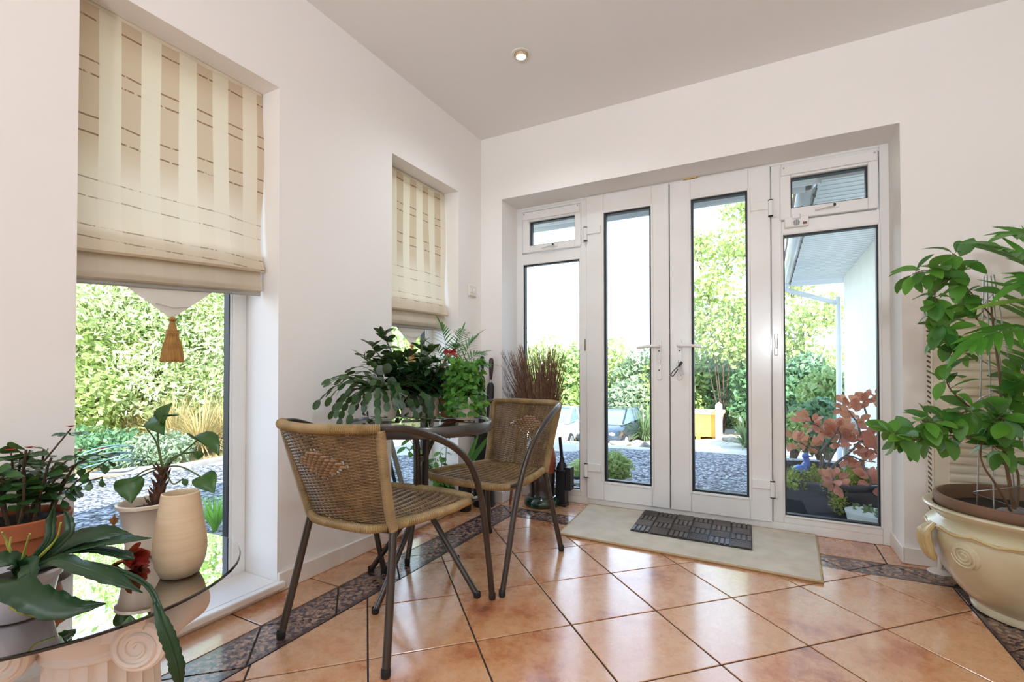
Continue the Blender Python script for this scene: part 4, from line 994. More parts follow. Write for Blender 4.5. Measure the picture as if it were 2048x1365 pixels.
for i in range(620):
    a = rng.uniform(0, 2*PI); r0 = .045*math.sqrt(rng.random()); sp_ = rng.uniform(.2, 1.)**.7; lean = Vector((math.cos(a)*1.35, math.sin(a)*.62, 0))*sp_*.150+Vector((-.045, 0, 0)); h = rng.uniform(.80, 1.17)-.10*sp_
    b = c+Vector((r0*math.cos(a), r0*math.sin(a), .40)); e = b+lean+Vector((0, 0, h-.40)); e = inside(e)
    m_ = b.lerp(e, .55)-lean*.10+rv(.012); e2 = e+rv(.012); e2 = inside(e2)
    m_ = inside(m_); q.tube([b, m_, e2], [.0026, .0020, .0010], 4)
    for k in range(2):
        f = rng.uniform(.6, .95); p = m_.lerp(e2, f); s_ = p+Vector((rng.uniform(-.02, .02), rng.uniform(-.012, .006), rng.uniform(.02, .06))); s_ = inside(s_); q.tube([p, s_], [.0012, .0006], 3)
q.build('dry_twigs', mat('brown_twig', (136, 102, 80), .8, col2=(104, 74, 56), ns=30), t)
# cast iron boot jack like black box in front of the pane
t = thing('black_lantern', 'black metal lantern with a tall handle standing by the left-hand side pane', 'lantern', (.575, .13, 0))
M_blk = mat('black_iron', (14, 15, 20), .4, col2=(20, 22, 28), ns=6)
q = MB(); q.box(.535, .615, .095, .175, .0, .02).box(.541, .609, .101, .169, .02, .235).box(.53, .62, .09, .18, .235, .25); bd_ = q.build('lantern_body', M_blk, t, bevel=.003)
q = MB(); q.box(.612, .650, .10, .17, .115, .27); q.build('side_box', M_blk, bd_, bevel=.003)
q = MB(); q.lathe([(.042, .25), (.030, .285), (.018, .30), (.014, .33), (.0, .335)], (.575, .135, 0), 16); q.build('lantern_cap', M_blk, t)
q = MB(); q.bar((.575, .135, .32), (.560, .135, .47), .020, .016, up=(0, 1, 0)); q.build('upright_handle', M_blk, t, bevel=.002)
# umbrella and sticks in the very corner
t = thing('umbrella_stand', 'tall dark stand in the corner holding the umbrellas', 'stand', (.10, -.12, 0))
c = Vector((.10, -.115, 0))
q = MB(); q.lathe([(0, 0), (.075, 0), (.078, .01), (.072, .02), (.070, .50), (.074, .51), (.070, .515), (.064, .50), (.064, .02), (0, .015)], c, 32); q.build('stand_tube', mat('black_stand', (20, 17, 16), .5, col2=(28, 23, 21), ns=4), t)
M_umb = mat('black_nylon', (26, 25, 28), .55, col2=(34, 33, 36), ns=10)
def umbrella(base, top, handle_l, label, hm, rw):
    base, top = Vector(base), Vector(top); d = (top-base).normalized(); ln = (top-base).length
    t = thing('umbrella', label, 'umbrella', base)
    q = MB(); prof = [(0, 0), (.004, .002), (.006, .06), (.020, .12), (rw, ln*.5), (rw*1.05, ln-handle_l-.05), (rw*.8, ln-handle_l-.03), (.012, ln-handle_l-.02)]
    q.lathe(prof, base, 16, axis=d); q.build('furled_canopy', M_umb, t)
    q = MB(); q.lathe([(.008, ln-handle_l-.03), (.009, ln-handle_l-.01), (.009, ln-handle_l+.006), (.0, ln-handle_l+.007)], base, 14, axis=d); q.build('ferrule', M_metal, t)
    q = MB(); q.lathe([(.009, ln-handle_l), (.012, ln-handle_l+.03), (.016, ln-handle_l*.55), (.018, ln-.045), (.016, ln-.012), (.009, ln-.002), (0, ln)], base, 16, axis=d); q.build('handle', hm, t)
umbrella((.120, -.105, .025), (.118, -.05, 1.022), .155, 'black furled umbrella with a dark wooden handle standing in the corner', mat('dark_walnut', (66, 34, 26), .25, col2=(46, 22, 18), ns=12, coat=.5, scale=(1, 1, .3)), .024)
umbrella((.085, -.14, .025), (.052, -.068, 1.035), .12, 'black furled umbrella with a black handle, left of the wooden handled one', mat('black_handle', (18, 18, 18), .35), .022)
q = MB(); b = Vector((.255, -.03, .0)); e = Vector((.262, .10, .62)); q.tube([b, e], [.009, .010], 10)
o = q.build('walking_stick', mat('reddish_wood', (150, 92, 62), .5, col2=(120, 70, 46), ns=14), None, org=b); tag(o, 'thin reddish wooden stick standing in the corner behind the far chair', 'stick')
# leafy plant on the far sill, and things leaning there
c = Vector((-.075, -.335, .0465))
t = thing('sill_plant', 'green leafy plant in a dark pot on the sill of the far window', 'plant', c)
pot(t, c, wall_prof(.045, .060, .10), mat('dark_blue_pot', (30, 38, 52), .35, coat=.4), .052, .088)
q = MB(); lf = MB()
for u, v in ((893, 872), (905, 895), (880, 905), (870, 918), (858, 930), (900, 935), (915, 925), (820, 880), (812, 895), (845, 905), (885, 940), (895, 962), (878, 970), (918, 905), (866, 950), (835, 890), (905, 960)):
    e = on(u, v, 0, rng.uniform(-.11, -.03)); P = smooth_path([c+Vector((0, 0, .09)), c.lerp(e, .5)+Vector((0, 0, .04)), e], 5); q.tube(P, [.0032]*4+[.0022]*(len(P)-4), 6)
    for k in range(8):
        f = .45+.55*k/7; p = P[min(len(P)-1, int(f*len(P)))]; a = k*2.4; d = Vector((math.cos(a)*.6, math.sin(a), -.25))
        lf.leaf(p, d, Vector((.5, 0, 1)), rng.uniform(.045, .068), rng.uniform(.024, .036), 'oval', .3, .2)
q.build('stems', M_gstem, t); lf.build('foliage', leafmat('sill_leaf', (98, 150, 58), (58, 110, 48), .35, .35), t)
c = Vector((.055, -.285, 0))
t = thing('corner_leaf_plant', 'dark pot with a few long bright leaves on the floor in the corner', 'plant', c)
pot(t, c, wall_prof(.038, .048, .30), mat('black_pot', (24, 22, 22), .5), .040, .28)
lf = MB()
for u, v, l in ((970, 888, .13), (964, 925, .10), (956, 868, .07), (979, 868, .06), (952, 905, .08)):
    e = on(u, v, 1, -.27); b = c+Vector((0, 0, .28)); d = e-b; lf.leaf(b, d, Vector((.4, -.9, .3)), d.length*1.05, .032, 'lance', .1, .3)
lf.build('foliage', LF_bright, t)
for i, (p, e, wd, m, nm, lb) in enumerate((
    ((-.175, -.722, .047), (-.19, -.858, .62), .030, mat('pale_wood', (196, 168, 140), .5, col2=(170, 140, 112), ns=10), 'leaning_board', 'pale wooden board leaning in the far window reveal'),
    ((-.13, -.690, .047), (-.165, -.842, .62), .018, mat('dark_slat', (40, 42, 44), .4), 'leaning_board', 'dark narrow board leaning beside the pale one in the far window'),
    ((-.10, -.660, .047), (-.14, -.826, .62), .030, mat('grey_slat', (150, 152, 140), .5, col2=(120, 124, 116), ns=8), 'leaning_board', 'greenish grey board, rightmost of the boards leaning in the far window'))):
    q = MB(); q.bar(p, e, wd, .012, up=(1, 0, 0)); o = q.build(nm, m, None, bevel=.002, org=p); tag(o, lb, 'board', 'boards leaning in the far window')
# ------------------------------------------------------------------ urn with palm and climber at the right
UC = W(2072, 1250, 1.80); UC.z = 0
M_urn = mat('cream_crackle_glaze', (206, 198, 168), .32, col2=(188, 176, 140), ns=5, coat=.5, bs=.05, bscale=30)
t = thing('urn_planter', 'large cream glazed urn with scroll medallions at the right, holding a brown pot', 'planter', UC)
q = MB(); q.lathe([(0, 0), (.165, 0), (.178, .006), (.182, .022), (.176, .034), (.19, .045), (.226, .085), (.262, .14), (.290, .20), (.304, .25), (.309, .285), (.306, .305), (.312, .312), (.314, .322), (.306, .332), (.288, .342), (.280, .352), (.284, .364), (.302, .376), (.318, .386), (.322, .394), (.318, .400), (.306, .402), (.290, .395), (.275, .36), (.28, .25), (.15, .03), (0, .03)], UC, 96); urn = q.build('urn_body', M_urn, t)
M_ochre = mat('ochre_glaze', (202, 184, 136), .35, col2=(182, 158, 104), ns=12, coat=.4)
toC = (CAM-UC); toC.z = 0; ang0 = math.atan2(toC.y, toC.x)
for da in (-1.06, -1.06+PI):                                  # draped swag handles
    a = ang0+da; o = Vector((math.cos(a), math.sin(a), 0)); s_ = Vector((-o.y, o.x, 0)); p = UC+o*.312
    q = MB()
    for k in range(5):
        ss = (k-2)*.012; q.tube(smooth_path([p+s_*ss*.4+Vector((0, 0, .325)), p+o*.030+s_*ss+Vector((0, 0, .29)), p+o*(.034-.004*abs(k-2))+s_*ss*1.3+Vector((0, 0, .235)), p+o*.006+s_*ss*.8+Vector((0, 0, .185))], 6), [.010]*6+[.014]*6+[.012]*6+[.006], 8)
    q.build('swag_handle', M_ochre, urn)
for da in (-.62, -.62+PI):
    a = ang0+da; o = Vector((math.cos(a), math.sin(a), -.22)).normalized(); p = UC+Vector((math.cos(a)*.302, math.sin(a)*.302, .245)); _, s1, s2 = frame_of(o)
    q = MB(); q.lathe([(.052, -.012), (.050, .0), (.040, .005), (0, .006)], p, 36, axis=o)
    q.tube([p+o*.006+(s1*math.cos(3.*PI*2*k/70)+s2*math.sin(3.*PI*2*k/70))*(.006+.038*k/70) for k in range(71)], .0042, 6); q.build('scroll_medallion', M_urn, urn)
q = MB(); q.tube([UC+Vector((.3135*math.cos(2*PI*k/60), .3135*math.sin(2*PI*k/60), .318+.006*math.sin(k*1.57)))  for k in range(60)], .0055, 6, closed=True); q.build('rope_band', M_ochre, urn)
PCN = UC+Vector((0, 0, .035))
q = MB(); q.lathe([(0, 0), (.14, 0), (.255, .33), (.262, .335), (.285, .36), (.290, .385), (.286, .402), (.276, .404), (.266, .394), (.258, .365), (.25, .34), (0, .34)], PCN, 72); ip = q.build('inner_pot', mat('brown_plastic_pot', (128, 96, 72), .55, col2=(106, 78, 58), ns=5), t)
q = MB(); q.lathe([(0, .352), (.12, .356), (.252, .350)], PCN, 40); q.build('soil', M_soil, t)
SZ = .035+.353
def stone(u, v, dep, r, label):
    p = W(u, v, dep); p.z = SZ+r*.55; q = MB(); q.ball(p, r, 16, sx=1.35, sy=.9, sz=.75)
    q.v = [tuple(Vector(x)+(Vector(x)-p)*.12*math.sin(x[0]*90+x[1]*70+x[2]*50)) for x in q.v]
    o = q.build('stone', mat('grey_stone', (140, 134, 132), .8, col2=(108, 102, 104), ns=20, bs=.3, bscale=60), None, org=p); tag(o, label, 'stone')
stone(2030, 1020, 1.74, .036, 'rounded grey stone lying on the soil of the large urn'); stone(2000, 1030, 1.73, .021, 'smaller grey pebble left of the rounded stone in the large urn')
# wire obelisk
OC = W(2012, 1000, 1.77); OC.z = SZ-.02
t = thing('wire_obelisk', 'galvanised wire plant support standing in the large urn', 'plant support', OC)
M_wire = mat('galvanised_wire', (176, 178, 180), .3, metal=.8)
apex = OC+Vector((-.045, -.02, .92))
for k in range(4):
    a = 2*PI*k/4+.9; b = OC+Vector((.085*math.cos(a), .085*math.sin(a), 0)); e = apex+Vector((.014*math.cos(a), .014*math.sin(a), 0))
    MB().tube([b, e], .0024, 6).build('upright_wire', M_wire, t)
q = MB(); q.tube([OC.lerp(apex, k/150*.95+.02)+Vector(((.089-.072*k/150)*math.cos(k*.21), (.089-.072*k/150)*math.sin(k*.21), 0)) for k in range(151)], .0017, 5); q.build('spiral_wire', M_wire, t)
# climber
LF_hib = leafmat('climber_leaf', (92, 152, 50), (42, 100, 40), .38, .38)
RB = W(2032, 1012, 1.74); RB.z = SZ
t = thing('climbing_shrub', 'leafy green shrub with long side shoots growing up the wire support in the large urn', 'plant', RB)
M_wood = mat('shrub_wood', (112, 88, 62), .75, col2=(84, 66, 46), ns=30)
q = MB(); lf = MB(); buds = []
Y = lambda u, v, d=1.70: W(u, v, d)
BR = [
 ([RB, Y(2018, 960, 1.72), Y(2008, 900, 1.70), Y(2004, 830, 1.70), Y(2000, 760, 1.69), Y(1990, 680, 1.68), Y(1982, 610, 1.68)], .0065, 0, .1),
 ([RB, Y(1995, 975, 1.70), Y(1966, 930, 1.68), Y(1962, 895, 1.67), Y(1975, 875, 1.66)], .0045, 0, .1),
 ([RB, Y(2036, 950, 1.74), Y(2012, 905, 1.74), Y(2020, 850, 1.76), Y(2040, 800, 1.76)], .0045, 10, .045),
 ([Y(2006, 872), Y(1950, 874, 1.68), Y(1890, 872, 1.66), Y(1840, 880, 1.64), Y(1800, 872, 1.62), Y(1778, 866, 1.61)], .0030, 20, .030),
 ([Y(1996, 800), Y(1955, 815, 1.68), Y(1915, 830, 1.66), Y(1870, 845, 1.64), Y(1832, 838, 1.63)], .0032, 18, .034),
 ([Y(1940, 815, 1.68), Y(1915, 795, 1.67), Y(1895, 768, 1.66), Y(1894, 735, 1.66), Y(1912, 708, 1.67), Y(1950, 700, 1.69)], .0026, 9, .03),
 ([Y(1990, 640), Y(1950, 595, 1.68), Y(1915, 558, 1.67), Y(1890, 548, 1.66), Y(1850, 542, 1.64), Y(1826, 548, 1.63)], .0028, 16, .03),
 ([Y(1905, 555, 1.66), Y(1875, 575, 1.65), Y(1870, 605, 1.65), Y(1882, 640, 1.66), Y(1890, 665, 1.66), Y(1905, 685, 1.67)], .0024, 20, .034),
 ([Y(1996, 660), Y(1955, 640, 1.68), Y(1925, 600, 1.68), Y(1915, 520, 1.68), Y(1905, 508, 1.67)], .0026, 13, .036),
 ([Y(2010, 860), Y(1985, 850, 1.66), Y(2000, 835, 1.62), Y(2025, 850, 1.60)], .0030, 16, .045),
 ([Y(2005, 820), Y(2025, 790, 1.68), Y(2040, 740, 1.70)], .0028, 14, .045),
 ([Y(2015, 910), Y(2000, 895, 1.66), Y(1985, 895, 1.65)], .0022, 6, .03),
]
for P, r, nl, sp_ in BR:
    S_ = smooth_path(P, 6); k = len(S_); q.tube(S_, [r*(1-.55*i/k) for i in range(k)], 6)
    for i in range(nl*2):
        f = .25+.75*i/max(1, nl*2-1); j = min(k-2, int(f*(k-1))); p = S_[j]; d0 = (S_[j+1]-S_[j]).normalized()
        d = (d0*.3+rv(1.)+Vector((0, 0, .05))-Vector((0, 0, .3*rng.random()))).normalized(); s = rng.uniform(.055, .085)
        n = (Vector((0, 0, 1))+(CAM-p).normalized()*.5+rv(.5)).normalized(); st0 = p+d*.012; q.tube([p, st0], .0009, 4)
        lf.leaf(st0, d, n, s, s*rng.uniform(.52, .66), 'oval', rng.uniform(.1, .5), .25)
for u, v in ((1910, 858), (2003, 845)):
    p = Y(u, v, 1.64); bud = MB(); buds.append(bud)
    for k in range(9): bud.leaf(p+rv(.006), rv(1)+Vector((0, 0, .3)), tocam2, .018, .012, 'oval', .2, .3)
q.build('branches', M_wood, t); lf.build('foliage', LF_hib, t); [b_.build('yellow_bud', leafmat('yellow_bud', (226, 206, 96), (200, 190, 110), .5, .3), t) for b_ in buds]
# palm
PB = W(2092, 1000, 1.86); PB.z = SZ-.005
t = thing('urn_palm', 'palm with broad feathered fronds arching over the right side of the large urn', 'plant', PB)
LF_up = leafmat('urn_palm_leaf', (86, 156, 44), (32, 96, 38), .34, .4)
tc_ = (CAM-PB).normalized()
FR = [([PB, Y(2120, 800, 1.80), Y(2110, 600, 1.72), Y(2066, 530, 1.64), Y(2000, 496, 1.57)], 20, .27, .034, Vector((.1, -.3, 1))+tc_*.9, .22),
      ([PB, Y(2115, 820, 1.78), Y(2100, 690, 1.66), Y(2050, 655, 1.58), Y(1985, 668, 1.54), Y(1940, 690, 1.52)], 15, .15, .024, Vector((0, -.2, 1))+tc_*.5, .45),
      ([PB, Y(2130, 760, 1.86), Y(2130, 560, 1.86), Y(2085, 480, 1.80), Y(2030, 470, 1.74)], 16, .22, .032, Vector((0, -.3, 1))+tc_*.7, .3),
      ([PB, Y(2150, 800, 1.72), Y(2160, 640, 1.60), Y(2110, 560, 1.52), Y(2040, 570, 1.48)], 12, .17, .028, Vector((0, -.2, 1))+tc_*.6, .4),
      ([PB, Y(2110, 860, 1.8), Y(2080, 760, 1.74), Y(2045, 720, 1.70)], 9, .13, .022, Vector((0, -.2, 1))+tc_*.5, .4)]
for P, n, ln, wd, nr, dr in FR: frond(P, n, ln, wd, LF_up, t, dr, nr, .0045, 1.15)
q = MB(); e = Y(1936, 622, 1.50); b = Y(2075, 598, 1.62)
q.leaf(b, e-b, Vector((0, 0, 1))+tc_*.4, (e-b).length, .052, 'lance', .0, .4); q.build('pale_leaflet', leafmat('pale_palm', (150, 196, 62), (118, 176, 52), .35, .4), t)
# ------------------------------------------------------------------ outside: ground
def ground_z(x, y):
    f = max(0., min(1., (y-12.)/3.5))
    return -.15-.156*max(0, min(y, 15.7)-3.8)+.12*max(-6, min(8, x+3.5))*f
def gmat():
    m, nt, b = newmat('gravel_and_drive'); v = tcoord(nt); sp = N(nt, 'ShaderNodeSeparateXYZ'); L(nt, v, sp.inputs[0])
    vo = N(nt, 'ShaderNodeTexVoronoi', Scale=34.); L(nt, v, vo.inputs['Vector'])
    vs2 = N(nt, 'ShaderNodeSeparateColor'); L(nt, vo.outputs['Color'], vs2.inputs[0])
    stone_ = ramp(nt, vs2.outputs[0], [(0., srgb((96, 97, 102))), (.35, srgb((138, 139, 144))), (.7, srgb((168, 168, 170))), (1., srgb((204, 202, 198)))])
    gap = ramp(nt, vo.outputs['Distance'], [(.45, 1.), (.75, .25)])
    gr = N(nt, 'ShaderNodeMix', data_type='RGBA', blend_type='MULTIPLY'); gr.inputs[0].default_value = 1.; L(nt, stone_, gr.inputs[6]); L(nt, gap, gr.inputs[7])
    nz = N(nt, 'ShaderNodeTexNoise', Scale=1.6, Detail=5.); L(nt, v, nz.inputs['Vector'])
    drive = mixc(nt, ramp(nt, nz.outputs[0], [(.4, 0.), (.6, 1.)]), srgb((206, 200, 190)), srgb((186, 180, 170)))
    edge = math_(nt, 'SUBTRACT', math_(nt, 'SUBTRACT', sp.outputs[1], math_(nt, 'MULTIPLY', sp.outputs[0], .8)), 3.45)
    edge = math_(nt, 'ADD', edge, math_(nt, 'MULTIPLY', math_(nt, 'SUBTRACT', nz.outputs[0], .5), 1.2))
    f1 = ramp(nt, math_(nt, 'ADD', math_(nt, 'MULTIPLY', edge, .5), .5), [(.48, 0.), (.55, 1.)])
    bed = mixc(nt, ramp(nt, nz.outputs[0], [(.35, 0.), (.65, 1.)]), srgb((168, 146, 104)), srgb((116, 122, 70)))
    f2 = math_(nt, 'LESS_THAN', sp.outputs[0], -4.05)
    c = mixc(nt, f1, gr.outputs[2], drive); c = mixc(nt, f2, c, bed)
    L(nt, c, b.inputs['Base Color']); b.inputs['Roughness'].default_value = .9; b.inputs['Specular IOR Level'].default_value = .25
    h = math_(nt, 'MULTIPLY', math_(nt, 'SUBTRACT', 1., vo.outputs['Distance']), math_(nt, 'SUBTRACT', 1., f1)); bump(nt, b, h, .9, .025)
    return m
mb = MB(); mb.grid(lambda u, v: (-32+64*u, -16+56*v, ground_z(-32+64*u, -16+56*v)), 64, 112)
struct(mb.build('ground', gmat()))
# our own eaves, and an unseen roof added to block the sun
M_fas = mat('white_fascia', (246, 248, 250), .35, col2=(242, 245, 248), ns=3)
M_gut = mat('grey_white_gutter', (226, 230, 234), .3, col2=(214, 220, 226), ns=4, coat=.2)
q = MB(); q.box(-.78, 2.13, .325, .80, 2.205, 2.225)
for k in range(4): q.box(-.78, 2.13, .36+.11*k, .365+.11*k, 2.2025, 2.2052)
struct(q.build('trim_4', M_fas, smooth=False))
q = MB(); q.box(-.80, 2.15, .80, .82, 2.18, 2.36); struct(q.build('trim_5', M_fas))
def gutter(a, b, parent=None):
    a, b = Vector(a), Vector(b); d = (b-a).normalized(); s_ = d.cross(Vector((0, 0, 1))); q = MB(); n = 12; vs = []
    for p in (a, b):
        for k in range(n+1):
            t_ = PI+PI*k/n; vs.append(p+s_*(.055*math.cos(t_))+Vector((0, 0, .055*math.sin(t_))))
    q.add(vs, [(k, k+1, n+2+k, n+1+k) for k in range(n)]); return q
o = struct(gutter((-.8, .88, 2.215), (2.07, .88, 2.215)).build('trim_6', M_gut, None, solid=.004))
M_tile = mat('roof_tiles', (112, 96, 88), .85, col2=(88, 76, 70), ns=9, bs=.3, bscale=30)
q = MB(); q.add([(-.8, .84, 2.34), (9.5, .84, 2.34), (9.5, -3.0, 4.3), (1.6, -3.0, 4.3), (-.8, -7.0, 2.34), (9.5, -7.0, 2.34)], [(0, 1, 2, 3), (4, 3, 2, 5), (0, 3, 4)]); struct(q.build('roof', M_tile, None, smooth=False, solid=.08))  # roof slab out of view, added so the house shades the gravel
# the wing of the house beside the doors
WX, WY = 2.77, 4.97
t = thing('house_wing', 'white rendered wing of the house with boarded soffit and white gutter, right of the doors', 'building', (WX, WY, -.15))
M_rend = mat('white_render', (238, 238, 234), .85, col2=(230, 231, 228), ns=3, bs=.15, bscale=80)
MB().box(WX, 9.2, .33, WY, -1.2, 2.24).build('wall', M_rend, t, smooth=False)
q = MB(); q.box(2.16, WX, .83, WY+.12, 2.205, 2.225)
sf = q.build('soffit', M_fas, t, smooth=False)
q = MB()
for k in range(46): q.box(2.165, WX, .86+k*.09, .866+k*.09, 2.2015, 2.2055)
q.build('board_joints', mat('joint_grey', (226, 231, 236), .6), sf, smooth=False)
q = MB(); q.box(2.14, 2.16, .82, WY+.14, 2.18, 2.36).box(2.14, WX+.2, WY+.12, WY+.14, 2.15, 2.36); q.build('fascia', M_fas, t, smooth=False)
gu = gutter((2.085, .86, 2.215), (2.085, WY+.12, 2.215)).build('gutter', M_gut, t, solid=.004)
q = MB(); q.tube([(2.135, .86, 2.165), (2.135, WY+.1, 2.165)], .006, 6)
for k in range(18): q.box(2.128, 2.142, 1.0+k*.23, 1.03+k*.23, 2.155, 2.175)
q.build('dark_gap', mat('gap_grey', (96, 96, 96), .7), gu)
q = MB(); q.tube(smooth_path([(2.085, WY-.08, 2.18), (2.085, WY-.08, 2.10), (2.14, WY-.05, 2.06), (2.62, WY+.02, 1.89), (2.70, WY+.02, 1.84), (2.71, WY+.02, 1.70), (2.71, WY+.02, -1.2)], 4), .034, 12); dp = q.build('downpipe', M_gut, t)
q = MB(); q.lathe([(.034, -.03), (.040, -.03), (.040, .03), (.034, .03)], (2.71, WY+.02, 1.25), 14); q.build('pipe_collar', M_gut, dp)
q = MB(); q.add([(2.05, .84, 2.34), (2.05, WY+.18, 2.34), (5.8, WY+.18, 4.2), (5.8, -1.0, 4.2), (9.5, WY+.18, 2.34), (9.5, .84, 2.34)], [(0, 1, 2, 3), (3, 2, 4, 5)]); q.build('roof', M_tile, t, smooth=False, solid=.08)  # unseen wing roof, likewise added to block the sun

# ---- vegetation helpers
def quadmesh(name, P, A, B, m, parent):
    """one mesh of rhombus leaves: centres P, half axes A and B (numpy n x 3)"""
    n = len(P); V = np.stack([P-A, P-B*.9+A*.1, P+A, P+B*.9+A*.1], 1).reshape(-1, 3)
    o0 = np.array(ORG.get(parent.name, Vector())) if parent else 0; V = V-o0
    me = bpy.data.meshes.new(name); me.vertices.add(4*n); me.vertices.foreach_set('co', V.astype(np.float32).ravel())
    me.loops.add(4*n); me.loops.foreach_set('vertex_index', np.arange(4*n, dtype=np.int32))
    me.polygons.add(n); me.polygons.foreach_set('loop_start', np.arange(0, 4*n, 4, dtype=np.int32)); me.polygons.foreach_set('loop_total', np.full(n, 4, dtype=np.int32))
    me.materials.append(m); me.update(); me.validate()
    o = bpy.data.objects.new(name, me); C.objects.link(o)
    if parent: o.parent = parent; ORG[o.name] = ORG.get(parent.name, Vector())
    return o
def blob_points(blobs, n, shell=.55):
    vol = np.array([b[3]*b[4]*b[5] for b in blobs])**(2/3); k = rng.choice(len(blobs), n, p=vol/vol.sum())
    Bs = np.array(blobs)[k]; d = rng.normal(size=(n, 3)); d /= np.linalg.norm(d, axis=1)[:, None]
    r = (shell+(1-shell)*rng.random(n)**.6)[:, None]*(1+.10*np.sin(d*7+k[:, None]).sum(1, keepdims=True)/1.5)
    return Bs[:, :3]+d*r*Bs[:, 3:6], d
def leaves(name, blobs, n, size, m, parent, shell=.55, asp=.5, out=.6, up=.2):
    P, d = blob_points(blobs, n, shell)
    a = rng.normal(size=(n, 3))+d*out+np.array([0, 0, up]); a /= np.linalg.norm(a, axis=1)[:, None]
    nn = d+rng.normal(size=(n, 3))*.6; b = np.cross(a, nn); b /= np.linalg.norm(b, axis=1)[:, None]+1e-9
    s = size*(.6+.7*rng.random(n))[:, None]
    return quadmesh(name, P, a*s*.5, b*s*.5*asp, m, parent)
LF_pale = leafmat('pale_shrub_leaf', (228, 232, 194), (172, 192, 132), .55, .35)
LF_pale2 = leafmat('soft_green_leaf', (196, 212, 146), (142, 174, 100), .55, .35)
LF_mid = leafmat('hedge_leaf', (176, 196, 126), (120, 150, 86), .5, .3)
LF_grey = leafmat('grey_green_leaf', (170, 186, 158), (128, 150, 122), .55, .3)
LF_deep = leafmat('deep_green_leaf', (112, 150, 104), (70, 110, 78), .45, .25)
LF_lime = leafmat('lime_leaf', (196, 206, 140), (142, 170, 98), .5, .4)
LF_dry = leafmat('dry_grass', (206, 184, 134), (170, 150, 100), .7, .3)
LF_strap = leafmat('strap_leaf', (136, 158, 112), (96, 124, 88), .45, .25)
M_bark = mat('bark', (92, 78, 62), .85, col2=(66, 56, 46), ns=20)
def shrub(name, label, spec, n, size, m, group=None, shell=.5, asp=.5, trunk=True, cat='shrub', base=None, wd=.05, out=.6, up=.2):
    """spec: list of (u, v, distance, radius across, radius up) lumps of one crown"""
    bl = []
    for u, v, dp_, r, rz in spec: p = W(u, v, dp_); bl.append((p.x, p.y, p.z, r, r, rz))
    c = np.mean([b[:3] for b in bl], axis=0); gz = ground_z(c[0], c[1]) if base is None else base; org = Vector((c[0], c[1], gz))
    t = thing(name, label, cat, org, group)
    leaves('foliage', bl, n, size, m, t, shell, asp, out, up)
    if trunk:
        q = MB()
        for b in bl:
            e = Vector(b[:3]); q.tube(smooth_path([org, org.lerp(e, .5)+rv(.1), e], 4), [wd*(1-.12*i) for i in range(4)]+[wd*.5-.006*i for i in range(5)], 7)
            for k in range(5): f = e+Vector(rng.normal(size=3))*b[3]*.45; q.tube([e.lerp(org, .15), (e+f)/2+rv(.06), f], [wd*.35, wd*.22, wd*.08], 5)
        q.build('branches', M_bark, t)
    return t
def strapclump(name, label, c, n, ln, wd, m, spread=.9, droop=.9, cat='plant', group=None):
    t = thing(name, label, cat, c, group); q = MB()
    for i in range(n):
        a = rng.uniform(0, 2*PI); k = rng.uniform(.15, spread); l = ln*rng.uniform(.7, 1.1); h = Vector((math.cos(a), math.sin(a), 0)); s_ = Vector((-h.y, h.x, 0)); vs = []
        for j in range(7):
            f = j/6; p = Vector(c)+h*(.05*ln+l*k*f*(.5+.5*f))+Vector((0, 0, l*(f*(1.15-.5*k)-droop*k*f*f*.9))); w_ = wd*(1-f)**.6*.5+.0005
            vs += [p-s_*w_, p+s_*w_]
        q.add(vs, [(2*j, 2*j+1, 2*j+3, 2*j+2) for j in range(6)])
    q.build('blades', m, t); return t

# ---- garden seen through the two left windows
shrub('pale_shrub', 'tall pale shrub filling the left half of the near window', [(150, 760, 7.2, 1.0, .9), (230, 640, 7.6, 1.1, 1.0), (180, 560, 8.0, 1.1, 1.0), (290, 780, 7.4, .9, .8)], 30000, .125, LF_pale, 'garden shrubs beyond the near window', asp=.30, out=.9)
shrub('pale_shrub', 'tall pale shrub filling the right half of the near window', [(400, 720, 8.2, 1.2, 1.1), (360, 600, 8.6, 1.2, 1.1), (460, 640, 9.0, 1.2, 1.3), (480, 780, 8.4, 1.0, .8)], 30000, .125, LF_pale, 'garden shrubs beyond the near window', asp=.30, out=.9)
shrub('green_shrub', 'greener shrub behind the pale ones beyond the near window', [(120, 600, 10.5, 1.6, 2.0), (300, 520, 11, 1.8, 2.2), (500, 520, 11.5, 2.0, 2.4)], 11000, .20, LF_pale2, 'garden shrubs beyond the near window')
shrub('leafy_shrub', 'leafy green shrub at the left edge of the near window', [(170, 800, 6.6, .55, .6), (140, 700, 6.8, .5, .5)], 2600, .12, LF_lime, 'garden shrubs beyond the near window')
shrub('leafy_shrub', 'mid green shrub showing below the point of the near blind', [(300, 690, 7.6, .6, .6)], 2200, .11, LF_mid, 'garden shrubs beyond the near window')
shrub('low_shrub', 'low green shrub above the kerb behind the coiled hose', [(235, 905, 5.5, .42, .26), (175, 900, 5.6, .4, .26)], 3600, .07, LF_deep, None, trunk=False)
shrub('low_shrub', 'low grey green shrub above the kerb behind the anthurium', [(320, 900, 5.6, .38, .24), (285, 915, 5.4, .3, .2)], 3200, .06, LF_grey, None, trunk=False)
strap = []
for i, (u, v, dp_, lb) in enumerate(((400, 905, 6.2, 'dry straw coloured grass clump left of the near window jamb'), (350, 895, 6.8, 'dry straw coloured grass clump behind the grey green shrub'), (450, 900, 6.6, 'dry straw coloured grass clump at the right edge of the near window'), (270, 880, 7.0, 'dry straw coloured grass clump behind the low green shrub'))):
    p = W(u, v, dp_); p.z = ground_z(p.x, p.y); strapclump('dry_grass_clump', lb, p, 420, .85, .012, LF_dry, 1.0, .75, 'grass', 'dry grasses beyond the near window')
